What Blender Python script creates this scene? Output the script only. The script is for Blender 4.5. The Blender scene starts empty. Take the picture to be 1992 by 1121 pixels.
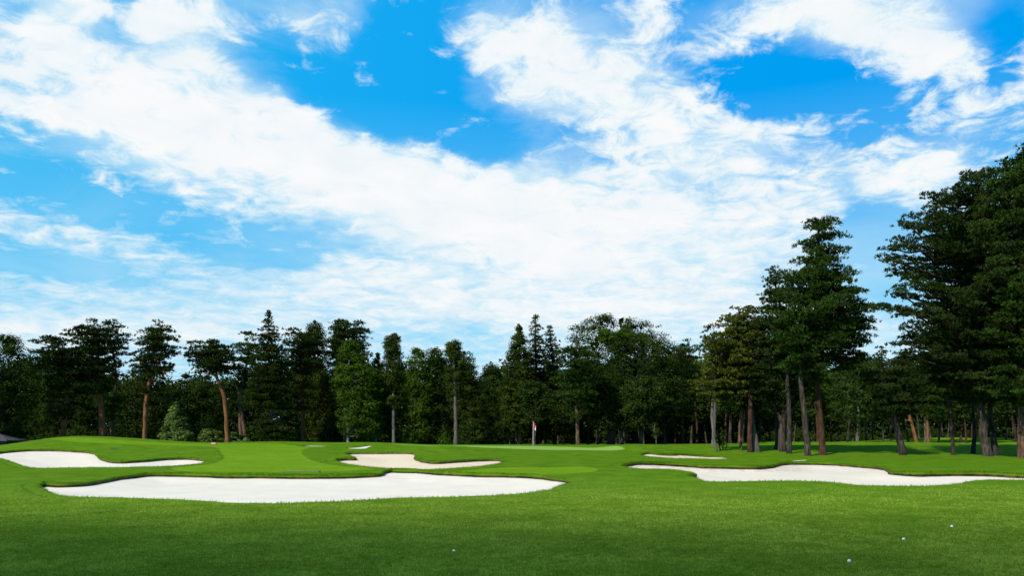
import bpy, math, random
import numpy as np

# ------------------------------------------------------------------ camera, sky, sun, exposure
S = bpy.context.scene
F = 1563.0; CX = 996.0; HY = 862.0; EYE = 1.7          # photo: 1992 px wide, horizon row, eye height (m)
cam = bpy.data.cameras.new("camera"); camo = bpy.data.objects.new("camera", cam)
S.collection.objects.link(camo); S.camera = camo
camo.location = (0, 0, EYE); camo.rotation_euler = (math.radians(90), 0, 0)
cam.sensor_width = 36.0; cam.lens = 36.0*F/1992.0
cam.shift_y = (HY-560.5)/1992.0
cam.clip_start = 0.1; cam.clip_end = 9000

SUN_EL = 44.0
SUN_AZ = math.radians(-139.0)      # direction towards the sun, measured from +Y towards +X: behind the camera, to the left
sd = bpy.data.lights.new("sun", 'SUN'); sd.energy = 5.0; sd.angle = math.radians(0.6); sd.color = (1.0, 0.955, 0.88)
so = bpy.data.objects.new("sun", sd); S.collection.objects.link(so)
e_ = math.radians(SUN_EL)
sunv = (math.sin(SUN_AZ)*math.cos(e_), math.cos(SUN_AZ)*math.cos(e_), math.sin(e_))
from mathutils import Vector
so.rotation_euler = Vector(sunv).to_track_quat('Z', 'Y').to_euler()
so.location = (0, 0, 80)

S.view_settings.view_transform = 'Standard'; S.view_settings.look = 'None'
S.view_settings.exposure = 0.08; S.view_settings.gamma = 1.0
S.render.resolution_x = 1024; S.render.resolution_y = 577
S.cycles.max_bounces = 5; S.cycles.diffuse_bounces = 2; S.cycles.glossy_bounces = 1
S.cycles.transmission_bounces = 2; S.cycles.transparent_max_bounces = 4

class NT:
    """tiny helper for writing node trees"""
    def __init__(s, tree): s.t = tree; s.n = tree.nodes; s.l = tree.links
    def new(s, kind, **kw):
        n = s.n.new(kind)
        for k, v in kw.items(): setattr(n, k, v)
        return n
    def put(s, sock, v):
        if isinstance(v, bpy.types.NodeSocket): s.l.new(v, sock)
        else: sock.default_value = v
    def math(s, op, a, b=None, c=None, clamp=False):
        n = s.new('ShaderNodeMath', operation=op, use_clamp=clamp); s.put(n.inputs[0], a)
        if b is not None: s.put(n.inputs[1], b)
        if c is not None: s.put(n.inputs[2], c)
        return n.outputs[0]
    def noise(s, vec, scale, detail=4, rough=0.5, lac=2.0, dist=0.0):
        n = s.new('ShaderNodeTexNoise'); s.put(n.inputs['Vector'], vec)
        n.inputs['Scale'].default_value = scale; n.inputs['Detail'].default_value = detail
        n.inputs['Roughness'].default_value = rough; n.inputs['Lacunarity'].default_value = lac
        n.inputs['Distortion'].default_value = dist
        return n.outputs['Fac']
    def ss(s, v, a, b, lo=0.0, hi=1.0):
        n = s.new('ShaderNodeMapRange', interpolation_type='SMOOTHSTEP')
        s.put(n.inputs['Value'], v); s.put(n.inputs['From Min'], a); s.put(n.inputs['From Max'], b)
        s.put(n.inputs['To Min'], lo); s.put(n.inputs['To Max'], hi)
        return n.outputs['Result']
    def lin(s, v, a, b, lo=0.0, hi=1.0):
        n = s.new('ShaderNodeMapRange'); s.put(n.inputs['Value'], v); s.put(n.inputs['From Min'], a); s.put(n.inputs['From Max'], b)
        s.put(n.inputs['To Min'], lo); s.put(n.inputs['To Max'], hi)
        return n.outputs['Result']
    def mix(s, fac, a, b, bt='MIX'):
        n = s.new('ShaderNodeMix', data_type='RGBA', blend_type=bt); s.put(n.inputs[0], fac)
        s.put(n.inputs[6], a); s.put(n.inputs[7], b); return n.outputs[2]
    def comb(s, x, y, z):
        n = s.new('ShaderNodeCombineXYZ')
        for i, v in enumerate((x, y, z)): s.put(n.inputs[i], v)
        return n.outputs[0]

W = bpy.data.worlds.new("World"); S.world = W; W.use_nodes = True
w = NT(W.node_tree); w.n.clear()
out = w.new('ShaderNodeOutputWorld')
sky = w.new('ShaderNodeTexSky', sky_type='NISHITA'); sky.sun_disc = False
sky.sun_elevation = e_; sky.sun_rotation = SUN_AZ; sky.altitude = 50; sky.ozone_density = 3.0; sky.dust_density = 0.4; sky.air_density = 1.0
geo = w.new('ShaderNodeTexCoord')
sep = w.new('ShaderNodeSeparateXYZ'); w.l.new(geo.outputs['Generated'], sep.inputs[0])
X, Y, Z = sep.outputs
Yc = w.math('MAXIMUM', Y, 0.2)
u = w.math('DIVIDE', X, Yc); v = w.math('DIVIDE', Z, Yc)
# the cloud deck is looked up on a level plane high above, so it foreshortens to the horizon
zz = w.math('ADD', w.math('MAXIMUM', Z, 0.0), 0.16)
px_ = w.math('DIVIDE', X, zz); py_ = w.math('DIVIDE', Y, zz)
P3 = w.comb(px_, py_, 0.0)
uv = w.comb(u, v, 0.0)
wob = w.noise(uv, 5.0, 3, 0.6)
uvw = w.comb(w.math('ADD', u, w.math('MULTIPLY_ADD', wob, 0.09, -0.045)), w.math('ADD', v, w.math('MULTIPLY_ADD', w.noise(uv, 6.3, 3, 0.6), 0.06, -0.03)), 0.0)
def blobs(tree, vec, lst, base):
    acc = base
    for (bx, by, rx, ry, rot, wt) in lst:
        m = tree.new('ShaderNodeMapping', vector_type='TEXTURE')
        tree.put(m.inputs['Vector'], vec)
        m.inputs['Location'].default_value = ((bx-CX)/F, (HY-by)/F, 0)
        m.inputs['Rotation'].default_value = (0, 0, math.radians(rot))
        m.inputs['Scale'].default_value = (rx/F, ry/F, 1)
        g = tree.new('ShaderNodeTexGradient', gradient_type='QUADRATIC_SPHERE'); tree.l.new(m.outputs[0], g.inputs[0])
        g2 = tree.math('SQRT', g.outputs['Fac'])
        g2 = tree.ss(g2, 0.0, 0.8)
        acc = tree.math('MULTIPLY_ADD', g2, wt, acc)
    return acc
CL = [  # cloud banks and clear gaps: centre, radii in photo scale, tilt, weight
 (120,130,520,230,-6,.50), (430,150,160,90,-10,.30), (300,40,330,70,0,.30), (20,20,60,40,0,-.35), (640,100,120,120,-40,.40), (700,130,90,30,-45,.2),
 (420,260,420,90,-10,.45), (700,350,640,130,-14,.55), (1000,430,640,120,-8,.50), (1380,390,380,140,-4,.50),
 (1050,120,230,130,-10,.50), (1290,80,260,120,0,.30), (1180,190,230,90,0,.36), (1330,260,230,100,-10,.40), (1700,60,280,110,-12,.62), (1850,100,130,70,-20,.3),
 (1830,270,230,80,28,.42), (1790,370,130,80,20,.30), (940,100,100,90,0,.12), (1500,260,170,60,0,.12),
 (760,170,230,130,-20,-.62), (540,120,170,90,-15,-.45), (210,62,90,50,0,-.70), (230,10,60,30,0,-.5), (930,300,110,38,-8,-.55), (700,210,200,50,-18,-.30),
 (1560,150,250,110,-4,-.60), (1640,210,280,90,-10,-.35), (1720,500,160,160,0,-.35), (1960,90,70,130,0,-.50), (820,60,120,110,0,-.35), (1720,440,90,60,0,-.3),
 (60,330,360,130,-14,-.28), (420,440,420,60,-11,-.20), (480,497,190,26,-8,-.55), (60,520,210,32,-2,-.48), (260,545,160,20,-2,-.2), (850,640,200,40,-4,-.15), (1230,560,180,40,-4,-.10),
 (1000,560,700,120,0,.38), (250,640,500,60,0,.28),(200,470,300,40,-6,.22),(1350,620,400,90,0,.2), (1890,460,120,60,0,-.3),
 (1385,188,95,42,0,.42),(1480,190,60,26,20,.3),(1772,165,80,50,-60,.45),(1480,80,110,44,0,.4),(1600,245,150,50,10,.35),(570,232,140,50,-5,.45),(850,130,60,90,0,.2)]
cov = blobs(w, uvw, [c[:5]+(c[5]*.86,) for c in CL], 0.32)
cov = w.math('ADD', cov, w.ss(v, 0.30, 0.10, 0.0, 0.20))
fine = w.noise(P3, 3.1, 8, 0.60, 2.1, 0.4)
puff = w.noise(P3, 10.5, 6, 0.64, 2.0, 0.5)
tex = w.math('ADD', w.math('MULTIPLY_ADD', fine, 1.0, -0.5), w.math('MULTIPLY_ADD', puff, 1.35, -0.675))
hi = w.ss(v, 0.14, 0.40)                                # puffs high up, soft sheets lower down
tex = w.math('MULTIPLY', tex, w.lin(hi, 0, 1, 0.80, 1.75))
den = w.math('ADD', cov, tex)
d = w.ss(den, w.lin(hi, 0, 1, 0.0, 0.17), w.lin(hi, 0, 1, 0.95, 0.80))          # textured cloud
soft_cov = blobs(w, uvw, [c[:2]+(c[2]*1.25, c[3]*1.35, c[4], c[5]*.62) for c in CL[:42]], 0.30)
soft_cov = w.math('ADD', soft_cov, w.math('MULTIPLY_ADD', w.noise(P3, 2.3, 6, .62, 2.0, .6), 1.5, -0.72))
veil = w.ss(soft_cov, 0.18, 1.05, 0.0, 0.80)                                    # thin milky sheet round the thick parts
d = w.math('SUBTRACT', 1.0, w.math('MULTIPLY', w.math('SUBTRACT', 1.0, d), w.math('SUBTRACT', 1.0, veil)))
cir = w.ss(w.noise(P3, 1.3, 5, 0.6, 2.0, 0.8), 0.35, 0.75, 0.0, w.lin(hi, 0, 1, 0.42, 0.0))   # thin veil, thicker low down
d = w.math('MAXIMUM', d, cir)
front = w.ss(Y, -0.15, 0.35)
back = w.ss(w.noise(P3, 1.0, 6, 0.6), 0.50, 0.75, 0.0, 0.55)
front_d = w.math('MULTIPLY', d, front)
dd = w.math('ADD', front_d, w.math('MULTIPLY', back, w.math('SUBTRACT', 1.0, front)), clamp=True)
hs = w.new('ShaderNodeHueSaturation'); hs.inputs['Saturation'].default_value = 1.55; hs.inputs['Value'].default_value = 1.0
w.l.new(sky.outputs[0], hs.inputs['Color'])
nish = w.mix(1.0, hs.outputs[0], (0.045, 0.10, 0.13, 1), 'MULTIPLY')
el_ = w.lin(Z, 0.10, 0.39)
grad = w.mix(el_, (0.34, 0.77, 0.97, 1), (0.0, 0.37, 0.94, 1))
grad = w.mix(w.ss(u, -0.8, 0.45, 0.60, 0.0), grad, (0.03, 0.58, 0.96, 1))
skyc = w.mix(w.math('MULTIPLY', w.ss(Y, -0.3, 0.3), 0.88), nish, grad)
bg1 = w.new('ShaderNodeBackground'); w.l.new(skyc, bg1.inputs['Color']); bg1.inputs['Strength'].default_value = 0.95
body = w.ss(den, 0.30, 1.05)
shade = w.ss(w.noise(P3, 4.3, 6, 0.6, 2.0, 0.5), 0.40, 0.72, 0.0, 0.55)
ccol = w.mix(body, (0.70, 0.90, 0.99, 1), (0.97, 0.985, 1.0, 1))
ccol = w.mix(shade, ccol, (0.78, 0.90, 0.965, 1))
bg2 = w.new('ShaderNodeBackground'); w.put(bg2.inputs['Color'], ccol); bg2.inputs['Strength'].default_value = 0.92
mx = w.new('ShaderNodeMixShader'); w.put(mx.inputs[0], dd); w.l.new(bg1.outputs[0], mx.inputs[1]); w.l.new(bg2.outputs[0], mx.inputs[2])
w.l.new(mx.outputs[0], out.inputs['Surface'])
W.cycles.sampling_method = 'MANUAL'; W.cycles.sample_map_resolution = 512

# ------------------------------------------------------------------ object helpers
RNG = np.random.default_rng(7)
def link(o): S.collection.objects.link(o); return o
def tag(o, label=None, cat=None, group=None, kind=None):
    if label: o["label"] = label
    if cat: o["category"] = cat
    if group: o["group"] = group
    if kind: o["kind"] = kind
    return o
def mesh(name, V, faces, k=None, mats=(), smooth=False, midx=None, attr=None):
    """V (N,3); faces (M,k) int array -> mesh"""
    V = np.ascontiguousarray(V, dtype=np.float32); faces = np.ascontiguousarray(faces, dtype=np.int32)
    me = bpy.data.meshes.new(name); M, k = faces.shape
    me.vertices.add(len(V)); me.vertices.foreach_set("co", V.ravel())
    me.loops.add(M*k); me.loops.foreach_set("vertex_index", faces.ravel())
    me.polygons.add(M); me.polygons.foreach_set("loop_start", np.arange(0, M*k, k, dtype=np.int32))
    me.polygons.foreach_set("use_smooth", np.full(M, bool(smooth)))
    for m in mats: me.materials.append(m)
    if midx is not None: me.polygons.foreach_set("material_index", np.asarray(midx, dtype=np.int32))
    if attr:
        for an, av in attr.items():
            a = me.attributes.new(an, 'FLOAT', 'POINT'); a.data.foreach_set("value", np.asarray(av, dtype=np.float32))
    me.update(calc_edges=True)
    return me
def obj(name, me, parent=None, loc=(0, 0, 0)):
    o = bpy.data.objects.new(name, me); link(o); o.location = loc
    if parent is not None: o.parent = parent
    return o
def empty(name, loc):
    o = bpy.data.objects.new(name, None); link(o); o.location = loc; o.empty_display_size = 0.5
    return o

# ------------------------------------------------------------------ noise on arrays
def _h(ix, iy, s):
    n = (ix.astype(np.int64)*374761393 + iy.astype(np.int64)*668265263 + s*1274126177) & 0xffffffff
    n = ((n ^ (n >> 13))*1274126177) & 0xffffffff
    return ((n ^ (n >> 16)) & 0xffff)/65535.0
def vnoise(x, y, s=0):
    ix = np.floor(x); iy = np.floor(y); fx = x-ix; fy = y-iy
    fx = fx*fx*(3-2*fx); fy = fy*fy*(3-2*fy); ix = ix.astype(np.int64); iy = iy.astype(np.int64)
    a = _h(ix, iy, s); b = _h(ix+1, iy, s); c = _h(ix, iy+1, s); d_ = _h(ix+1, iy+1, s)
    return (a*(1-fx)+b*fx)*(1-fy)+(c*(1-fx)+d_*fx)*fy
def fbm(x, y, o=4, s=0):
    t = 0; a = .5
    for i in range(o): t = t+a*(vnoise(x, y, s+i*17)-.5); x = x*2.03+3.1; y = y*2.03+1.7; a *= .5
    return t
def sst(a, b, x):
    t = np.clip((x-a)/(b-a), 0, 1); return t*t*(3-2*t)
# ------------------------------------------------------------------ terrain
def gm(x, y, cx, cy, sx, sy, a, sx2=None):
    sxx = np.where(x < cx, sx, sx2 if sx2 else sx)
    return a*np.exp(-((x-cx)/sxx)**2-((y-cy)/sy)**2)
def base_z(x, y):
    x = np.asarray(x, float); y = np.asarray(y, float)
    t = y-18.0
    z = 0.03*(np.sqrt(t*t+16)+t)/2
    z = np.where(y > 18, z, np.maximum(z, 0))
    top = 1.44
    k = 0.05                                            # soft minimum against the plateau
    z = -k*np.log(np.exp(-z/k)+np.exp(-(top+0.0012*(np.maximum(y, 66)-66))/k))
    z = z-0.03*0  
    q = x/np.maximum(y, 12.0)
    rr = sst(0.12, 0.24, q)
    z = z-rr*(0.44*sst(30, 54, y)-0.44*sst(57, 71, y))
    z = z+gm(x, y, -33.5, 62, 3.2, 7, 0.80, 8.5)        # left mound
    z = z+gm(x, y, -37.5, 60, 5, 6, 0.12)
    z = z+gm(x, y, -20.5, 72, 6.5, 5, 0.32)             # mound before the fir
    z = z+gm(x, y, -12.0, 70, 4.0, 4, 0.20)
    z = z+gm(x, y, -4.6, 52.0, 3.6, 3.8, 0.36)          # bulge behind the middle bunker
    z = z+gm(x, y, -18.5, 50, 4.5, 4.0, 0.30)
    z = z+gm(x, y, 9.3, 57, 2.6, 3.5, 0.50, 3.0)        # knob right of the green
    z = z+gm(x, y, 13.6, 60, 4.0, 2.0, 0.10)
    z = z+gm(x, y, 34, 78, 16, 5, 0.28)                 # low rise behind the right trees
    z = z+gm(x, y, 66, 118, 18, 14, 0.95)               # far bank on the right
    z = z+gm(x, y, 27, 84, 3.5, 4, 0.25)
    z = z+0.10*fbm(x/9.0, y/9.0, 3, 5)*sst(6, 16, y)+0.42*fbm(x/19.0+3.3, y/15.0, 2, 9)*sst(14, 30, y)*(1-sst(48, 60, y))
    z = z+2.0*sst(160, 600, y)*0
    return z
def unproject(px, py, dmin=8.0, dmax=140.0, fallback=None):
    """ground point that the photo shows at (px, py)"""
    a = (px-CX)/F; b = (HY-py)/F
    D = np.arange(dmin, dmax, 0.05)
    h = EYE+b*D-base_z(a*D, D)
    i = np.argmax(h <= 0)
    if h[i] > 0: i = int(np.argmin(h[D < (fallback or dmax)]))
    return (a*D[i], D[i])
def gz(x, y): return float(base_z(np.array([x]), np.array([y]))[0])

def smooth_loop(pts, step=0.14):
    P = np.array(pts, float); n = len(P); outp = []
    for i in range(n):
        p0, p1, p2, p3 = P[i-1], P[i], P[(i+1) % n], P[(i+2) % n]
        # centripetal Catmull-Rom
        t0 = 0; t1 = t0+max(np.linalg.norm(p1-p0), 1e-4)**.5; t2 = t1+max(np.linalg.norm(p2-p1), 1e-4)**.5; t3 = t2+max(np.linalg.norm(p3-p2), 1e-4)**.5
        m = max(2, int(np.linalg.norm(p2-p1)/step))
        t = np.linspace(t1, t2, m, endpoint=False)[:, None]
        A1 = (t1-t)/(t1-t0)*p0+(t-t0)/(t1-t0)*p1; A2 = (t2-t)/(t2-t1)*p1+(t-t1)/(t2-t1)*p2; A3 = (t3-t)/(t3-t2)*p2+(t-t2)/(t3-t2)*p3
        B1 = (t2-t)/(t2-t0)*A1+(t-t0)/(t2-t0)*A2; B2 = (t3-t)/(t3-t1)*A2+(t-t1)/(t3-t1)*A3
        outp.append((t2-t)/(t2-t1)*B1+(t-t1)/(t2-t1)*B2)
    Q = np.vstack(outp)
    seg = np.linalg.norm(np.roll(Q, -1, 0)-Q, axis=1); cum = np.concatenate([[0], np.cumsum(seg)])
    L = cum[-1]; m = int(L/step); tt = np.linspace(0, L, m, endpoint=False); Qc = np.vstack([Q, Q[:1]])
    R = np.stack([np.interp(tt, cum, Qc[:, 0]), np.interp(tt, cum, Qc[:, 1])], 1)
    area = 0.5*np.sum(R[:, 0]*np.roll(R[:, 1], -1)-np.roll(R[:, 0], -1)*R[:, 1])
    if area < 0: R = R[::-1].copy()
    return R
def sdist(P, L):
    """signed distance of points P to loop L, negative inside"""
    res = np.empty(len(P)); A = L; B = np.roll(L, -1, 0); AB = B-A; ll = (AB**2).sum(1)+1e-12
    for s in range(0, len(P), 4000):
        p = P[s:s+4000]; d = p[:, None, :]-A[None]
        t = np.clip((d*AB[None]).sum(2)/ll, 0, 1)
        q = d-t[..., None]*AB[None]; dist = np.sqrt((q**2).sum(2)).min(1)
        c = ((A[None, :, 1] > p[:, 1:2]) != (B[None, :, 1] > p[:, 1:2]))
        xx = A[None, :, 0]+(p[:, 1:2]-A[None, :, 1])*AB[None, :, 0]/np.where(np.abs(AB[None, :, 1]) < 1e-12, 1e-12, AB[None, :, 1])
        ins = (np.sum(c & (p[:, 0:1] < xx), 1) % 2) == 1
        res[s:s+4000] = np.where(ins, -dist, dist)
    return res
def sdist_far(P, L, far=1.5):
    res = np.full(len(P), far); m = far
    b = (P[:, 0] > L[:, 0].min()-m) & (P[:, 0] < L[:, 0].max()+m) & (P[:, 1] > L[:, 1].min()-m) & (P[:, 1] < L[:, 1].max()+m)
    if b.any(): res[b] = sdist(P[b], L)
    return res
def loop_px(pts, step=0.14): return smooth_loop([unproject(x, y) for x, y in pts], step)

BUNK = [
 dict(pts=[(78,947),(88,943),(115,945),(150,944),(195,938),(230,931),(290,925),(340,925),(420,927),(520,928),(600,929),(700,927),(735,925),(748,919),(765,916),(800,917),(860,922),(920,925),(980,926),(1040,928),(1080,933),(1110,938.5),(1088,947),(1068,955),(1040,960),(980,966),(880,970),(760,973),(700,977),(600,981),(500,983),(460,983),(400,978),(300,974),(200,971),(140,969),(110,964),(88,954)],
   label="longest white sand bunker, nearest the camera across the left and centre", tone=0.0, depth=.10, soil=.9),
 dict(pts=[(-30,886),(0,881),(30,878),(60,876.5),(110,876.5),(160,879),(180,882),(190,889),(205,896),(235,899.5),(270,898),(320,893.5),(355,892),(385,894),(401,898),(385,904),(330,909),(250,911),(150,912),(80,913),(50,909),(25,900),(0,893)],
   label="white sand bunker cut into the mound at the far left", tone=0.15, depth=.11, soil=.15),
 dict(pts=[(655,895),(672,893.5),(690,893.5),(683,888),(671,884.5),(682,882),(720,881.5),(770,881.3),(800,882),(808,886),(807,892),(820,897),(845,900),(880,898.5),(930,895.5),(965,895),(981,899),(960,905),(920,910),(880,913),(840,915),(800,915),(740,912),(700,908),(665,902)],
   label="beige sand bunker in the middle below the green, behind the longest one", tone=1.0, depth=.11, soil=.1),
 dict(pts=[(1211,909),(1225,903.5),(1253,902),(1323,905),(1376,908.5),(1465,910),(1498,908.5),(1518,904),(1547,902),(1608,903),(1669,907),(1706,910),(1728,915.5),(1734,920),(1771,923),(1832,922.7),(1914,922.7),(1992,927),(2060,930),(2040,938),(1992,936.5),(1914,936.5),(1885,939.5),(1857,944),(1812,948),(1669,946.8),(1628,942),(1588,939),(1526,938),(1445,939.5),(1384,939.5),(1363,934.6),(1343,927),(1353,925),(1339,919.5),(1302,915.4),(1253,914.6)],
   label="long winding white sand bunker on the right with brown stained back slope", tone=0.25, depth=.12, soil=.9, stain=1.0),
 dict(pts=[(1246,886),(1262,883.5),(1280,885),(1300,886),(1350,887.5),(1400,890),(1425,892),(1400,894.5),(1350,893.5),(1290,892),(1262,889.5)],
   label="narrow dull sand bunker under an overhanging turf lip, before the dark trees", tone=0.9, depth=.05, soil=1.0, stain=.5),
 dict(pts=[(1541,896.8),(1567,895.2),(1568,897),(1545,898.4)], label="tiny white strip of sand just behind the winding right bunker", tone=0.2, depth=.02, soil=0),
 dict(pts=[(586,868.2),(604,867.2),(630,868),(632,869.6),(604,869.4),(590,869)], label="thin white sliver of a far bunker left of the beige bunker", tone=0.1, depth=.04, soil=0),
 dict(pts=[(672,872),(690,871),(706,869),(722,867),(717,871),(705,874),(690,874)], label="small pointed white bunker beyond the beige bunker", tone=0.1, depth=.04, soil=0),
]
for b in BUNK: b['loop'] = loop_px(b['pts'], 0.14 if len(b['pts']) > 7 else 0.08)
for b in BUNK:
    L = b['loop']; n = len(L); b['wide'] = 1.0 if len(b['pts']) > 7 else 0.5
CUTS = [
 (1.0, [(0,866.5),(120,858.5),(250,865),(330,868),(405,870),(427,880),(434,890),(421,899),(388,906),(330,912),(365,919),(500,920.5),(620,920.5),(690,916.5),(735,914.5),(660,908),(613,900),(590,888),(588,876),(600,872),(570,868),(540,864.5),(480,864),(430,863.5),(330,862.5),(250,858),(180,853.5),(130,852.5),(60,858),(0,865)]),
 (1.0, [(880,922),(940,913.5),(1050,911),(1140,910.5),(1160,914),(1150,920),(1080,924),(960,925)]),
 (1.6, [(760,865.5),(900,867.8),(1040,869),(1130,871.5),(1215,874.5),(1195,877.5),(1120,877),(1040,876),(920,871),(800,867.5)]),
]
for i, c in enumerate(CUTS): CUTS[i] = (c[0], smooth_loop([unproject(x, y, fallback=74.0) for x, y in c[1]], 0.4))

def attr_mat(t, name):
    n = t.new('ShaderNodeAttribute', attribute_name=name); return n.outputs['Fac']
def mat(name):
    m = bpy.data.materials.new(name); m.use_nodes = True; t = NT(m.node_tree)
    return m, t, t.n['Principled BSDF']
M_grass, t, p = mat("turf")
tc = t.new('ShaderNodeNewGeometry').outputs['Position']
cut = attr_mat(t, 'cut')
big = t.noise(tc, 0.16, 4, 0.55); mid = t.noise(tc, 1.1, 5, 0.6); fin = t.noise(tc, 13.0, 5, 0.72); blade = t.noise(tc, 60.0, 3, 0.7)
sy_ = t.new('ShaderNodeSeparateXYZ'); t.put(sy_.inputs[0], tc)
bank = t.mix(t.ss(mid, 0.34, 0.66), (0.060, 0.138, 0.003, 1), (0.095, 0.190, 0.005, 1))
rough = t.mix(t.ss(mid, 0.34, 0.66), (0.105, 0.205, 0.006, 1), (0.155, 0.270, 0.016, 1))
rough = t.mix(t.ss(big, 0.35, 0.65, 0.0, 0.6), rough, (0.118, 0.250, 0.006, 1))
rough = t.mix(t.ss(t.noise(tc, 0.45, 4, .65), 0.52, 0.72, 0.0, 0.45), rough, (0.050, 0.125, 0.004, 1))
rough = t.mix(t.ss(t.noise(tc, 2.3, 4, .65), 0.55, 0.72, 0.0, 0.5), rough, (0.20, 0.26, 0.045, 1))
rough = t.mix(t.ss(fin, 0.40, 0.60, 0.60, 0.0), rough, (0.030, 0.070, 0.002, 1))
rough = t.mix(t.ss(blade, 0.52, 0.70, 0.0, 0.55), rough, (0.22, 0.32, 0.05, 1))
mown = t.mix(t.ss(mid, 0.3, 0.7), (0.120, 0.225, 0.004, 1), (0.155, 0.265, 0.012, 1))
rough = t.mix(t.ss(t.math('ADD', sy_.outputs[1], t.math('MULTIPLY', big, 8.0)), 27.0, 37.0, 0.0, 0.85), rough, bank)   # mound shading put into the rough: darker, richer bank turf further off
mps = t.new('ShaderNodeMapping'); t.put(mps.inputs['Vector'], tc); mps.inputs['Rotation'].default_value = (0, 0, .5); mps.inputs['Scale'].default_value = (.35, 3.0, 1)
mown = t.mix(t.ss(t.noise(mps.outputs[0], 1.0, 4, .6), 0.40, 0.62, 0.5, 0.0), mown, (0.088, 0.185, 0.004, 1))
mown = t.mix(t.ss(t.noise(tc, 5.0, 4, .6), 0.42, 0.62, 0.35, 0.0), mown, (0.075, 0.175, 0.003, 1))
green = (0.20, 0.31, 0.06, 1)
c1 = t.mix(t.ss(cut, 0.25, 0.75), rough, mown); c2 = t.mix(t.ss(cut, 1.1, 1.5), c1, green)
t.put(p.inputs['Base Color'], c2); p.inputs['Roughness'].default_value = 0.9; p.inputs['Specular IOR Level'].default_value = 0.015
bm = t.new('ShaderNodeBump'); bm.inputs['Strength'].default_value = 0.9
bm.inputs['Distance'].default_value = 0.05
hgt = t.math('ADD', t.math('MULTIPLY', fin, 0.8), t.math('MULTIPLY', blade, 0.35)); hgt = t.math('MULTIPLY', hgt, t.ss(cut, 0.3, 0.8, 1.0, 0.25))
t.put(bm.inputs['Height'], hgt); t.l.new(bm.outputs[0], p.inputs['Normal'])

# the sheet of ground: fine where the photo looks closely, coarse towards the horizon
def axis(parts):
    o = [np.arange(a, b_, s) for a, b_, s in parts]; return np.concatenate(o)
gx = axis([(-2600,-300,230),(-300,-100,20),(-100,-50,2.5),(-50,50,0.13),(50,100,2.5),(100,300,20),(300,2700,240)])
gy = axis([(-300,-40,26),(-40,8,1.0),(8,19,0.25),(19,62,0.12),(62,80,0.3),(80,140,1.2),(140,400,20),(400,3000,260)])
GX, GY = np.meshgrid(gx, gy); fx = GX.ravel(); fy = GY.ravel(); PP = np.stack([fx, fy], 1)
GZ = base_z(fx, fy)
sdm = np.full(len(PP), 1.5)
for b in BUNK: 
    k = b['wide']; sdm = np.minimum(sdm, sdist_far(PP, b['loop'])/k)
cutv = np.zeros(len(PP)); inner = sdm < 1.4
for val, L in CUTS:
    s = sdist_far(PP, L); cutv = np.maximum(cutv, val*sst(0.10, -0.10, s))
cutv = cutv*sst(0.35, 0.65, sdm+0.0)
far_m = sst(82, 90, fy)*(fx > 10)*1.0                  # mown fairway beyond the right trees
strip = sst(0.0, 1, 0)*0
cutv = np.maximum(cutv, 0.85*far_m)
GZ = GZ+0.03*(1-np.clip(cutv, 0, 1))                    # longer grass stands a little proud
def lipdrop(s): return sst(0.40, 0.20, s)
GZ = GZ-0.9*lipdrop(sdm)
nx, ny = len(gx), len(gy)
ii = (np.arange(ny-1)[:, None]*nx+np.arange(nx-1)[None]).ravel()
faces = np.stack([ii, ii+1, ii+1+nx, ii+nx], 1)
me = mesh("ground", np.stack([fx, fy, GZ], 1), faces, mats=[M_grass], smooth=True, attr={'cut': cutv})
ground = tag(obj("ground", me), "mown green golf turf rolling up to a raised green and mounds", None, None, "structure")

# sand
def sand_mat():
    m, t, p = mat("bunker_sand")
    tc = t.new('ShaderNodeNewGeometry').outputs['Position']
    tone = attr_mat(t, 'tone'); st = attr_mat(t, 'stain')
    n1 = t.noise(tc, 0.7, 4, 0.6); n2 = t.noise(tc, 30.0, 3, 0.7); n3 = t.noise(tc, 3.0, 4, 0.6)
    col = t.mix(tone, (0.70, 0.625, 0.49, 1), (0.66, 0.535, 0.36, 1))
    col = t.mix(t.ss(n1, 0.35, 0.7, 0.0, 0.22), col, (0.48, 0.43, 0.35, 1))
    col = t.mix(t.math('MULTIPLY', t.ss(n3, 0.46, 0.64), t.math('MULTIPLY', st, 0.75)), col, (0.40, 0.25, 0.11, 1))
    t.put(p.inputs['Base Color'], col); p.inputs['Roughness'].default_value = 0.95; p.inputs['Specular IOR Level'].default_value = 0.05
    bm = t.new('ShaderNodeBump'); bm.inputs['Strength'].default_value = 0.6; bm.inputs['Distance'].default_value = 0.03
    wv = t.new('ShaderNodeTexWave'); wv.inputs['Scale'].default_value = 5.0; wv.inputs['Distortion'].default_value = 6.0; wv.inputs['Detail'].default_value = 2; wv.inputs['Detail Scale'].default_value = 0.3
    t.put(wv.inputs['Vector'], tc)
    t.put(bm.inputs['Height'], t.math('ADD', n2, t.math('MULTIPLY', wv.outputs['Fac'], 0.15))); t.l.new(bm.outputs[0], p.inputs['Normal'])
    return m
M_sand = sand_mat()
M_soil, t, p = mat("lip_soil")
tc = t.new('ShaderNodeNewGeometry').outputs['Position']
t.put(p.inputs['Base Color'], t.mix(t.ss(t.noise(tc, 2.2, 5, .7), .42, .6), (0.020, 0.030, 0.006, 1), t.mix(t.noise(tc, 14, 4, .7), (0.04, 0.025, 0.010, 1), (0.20, 0.11, 0.045, 1)))); p.inputs['Roughness'].default_value = 1.0

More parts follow.
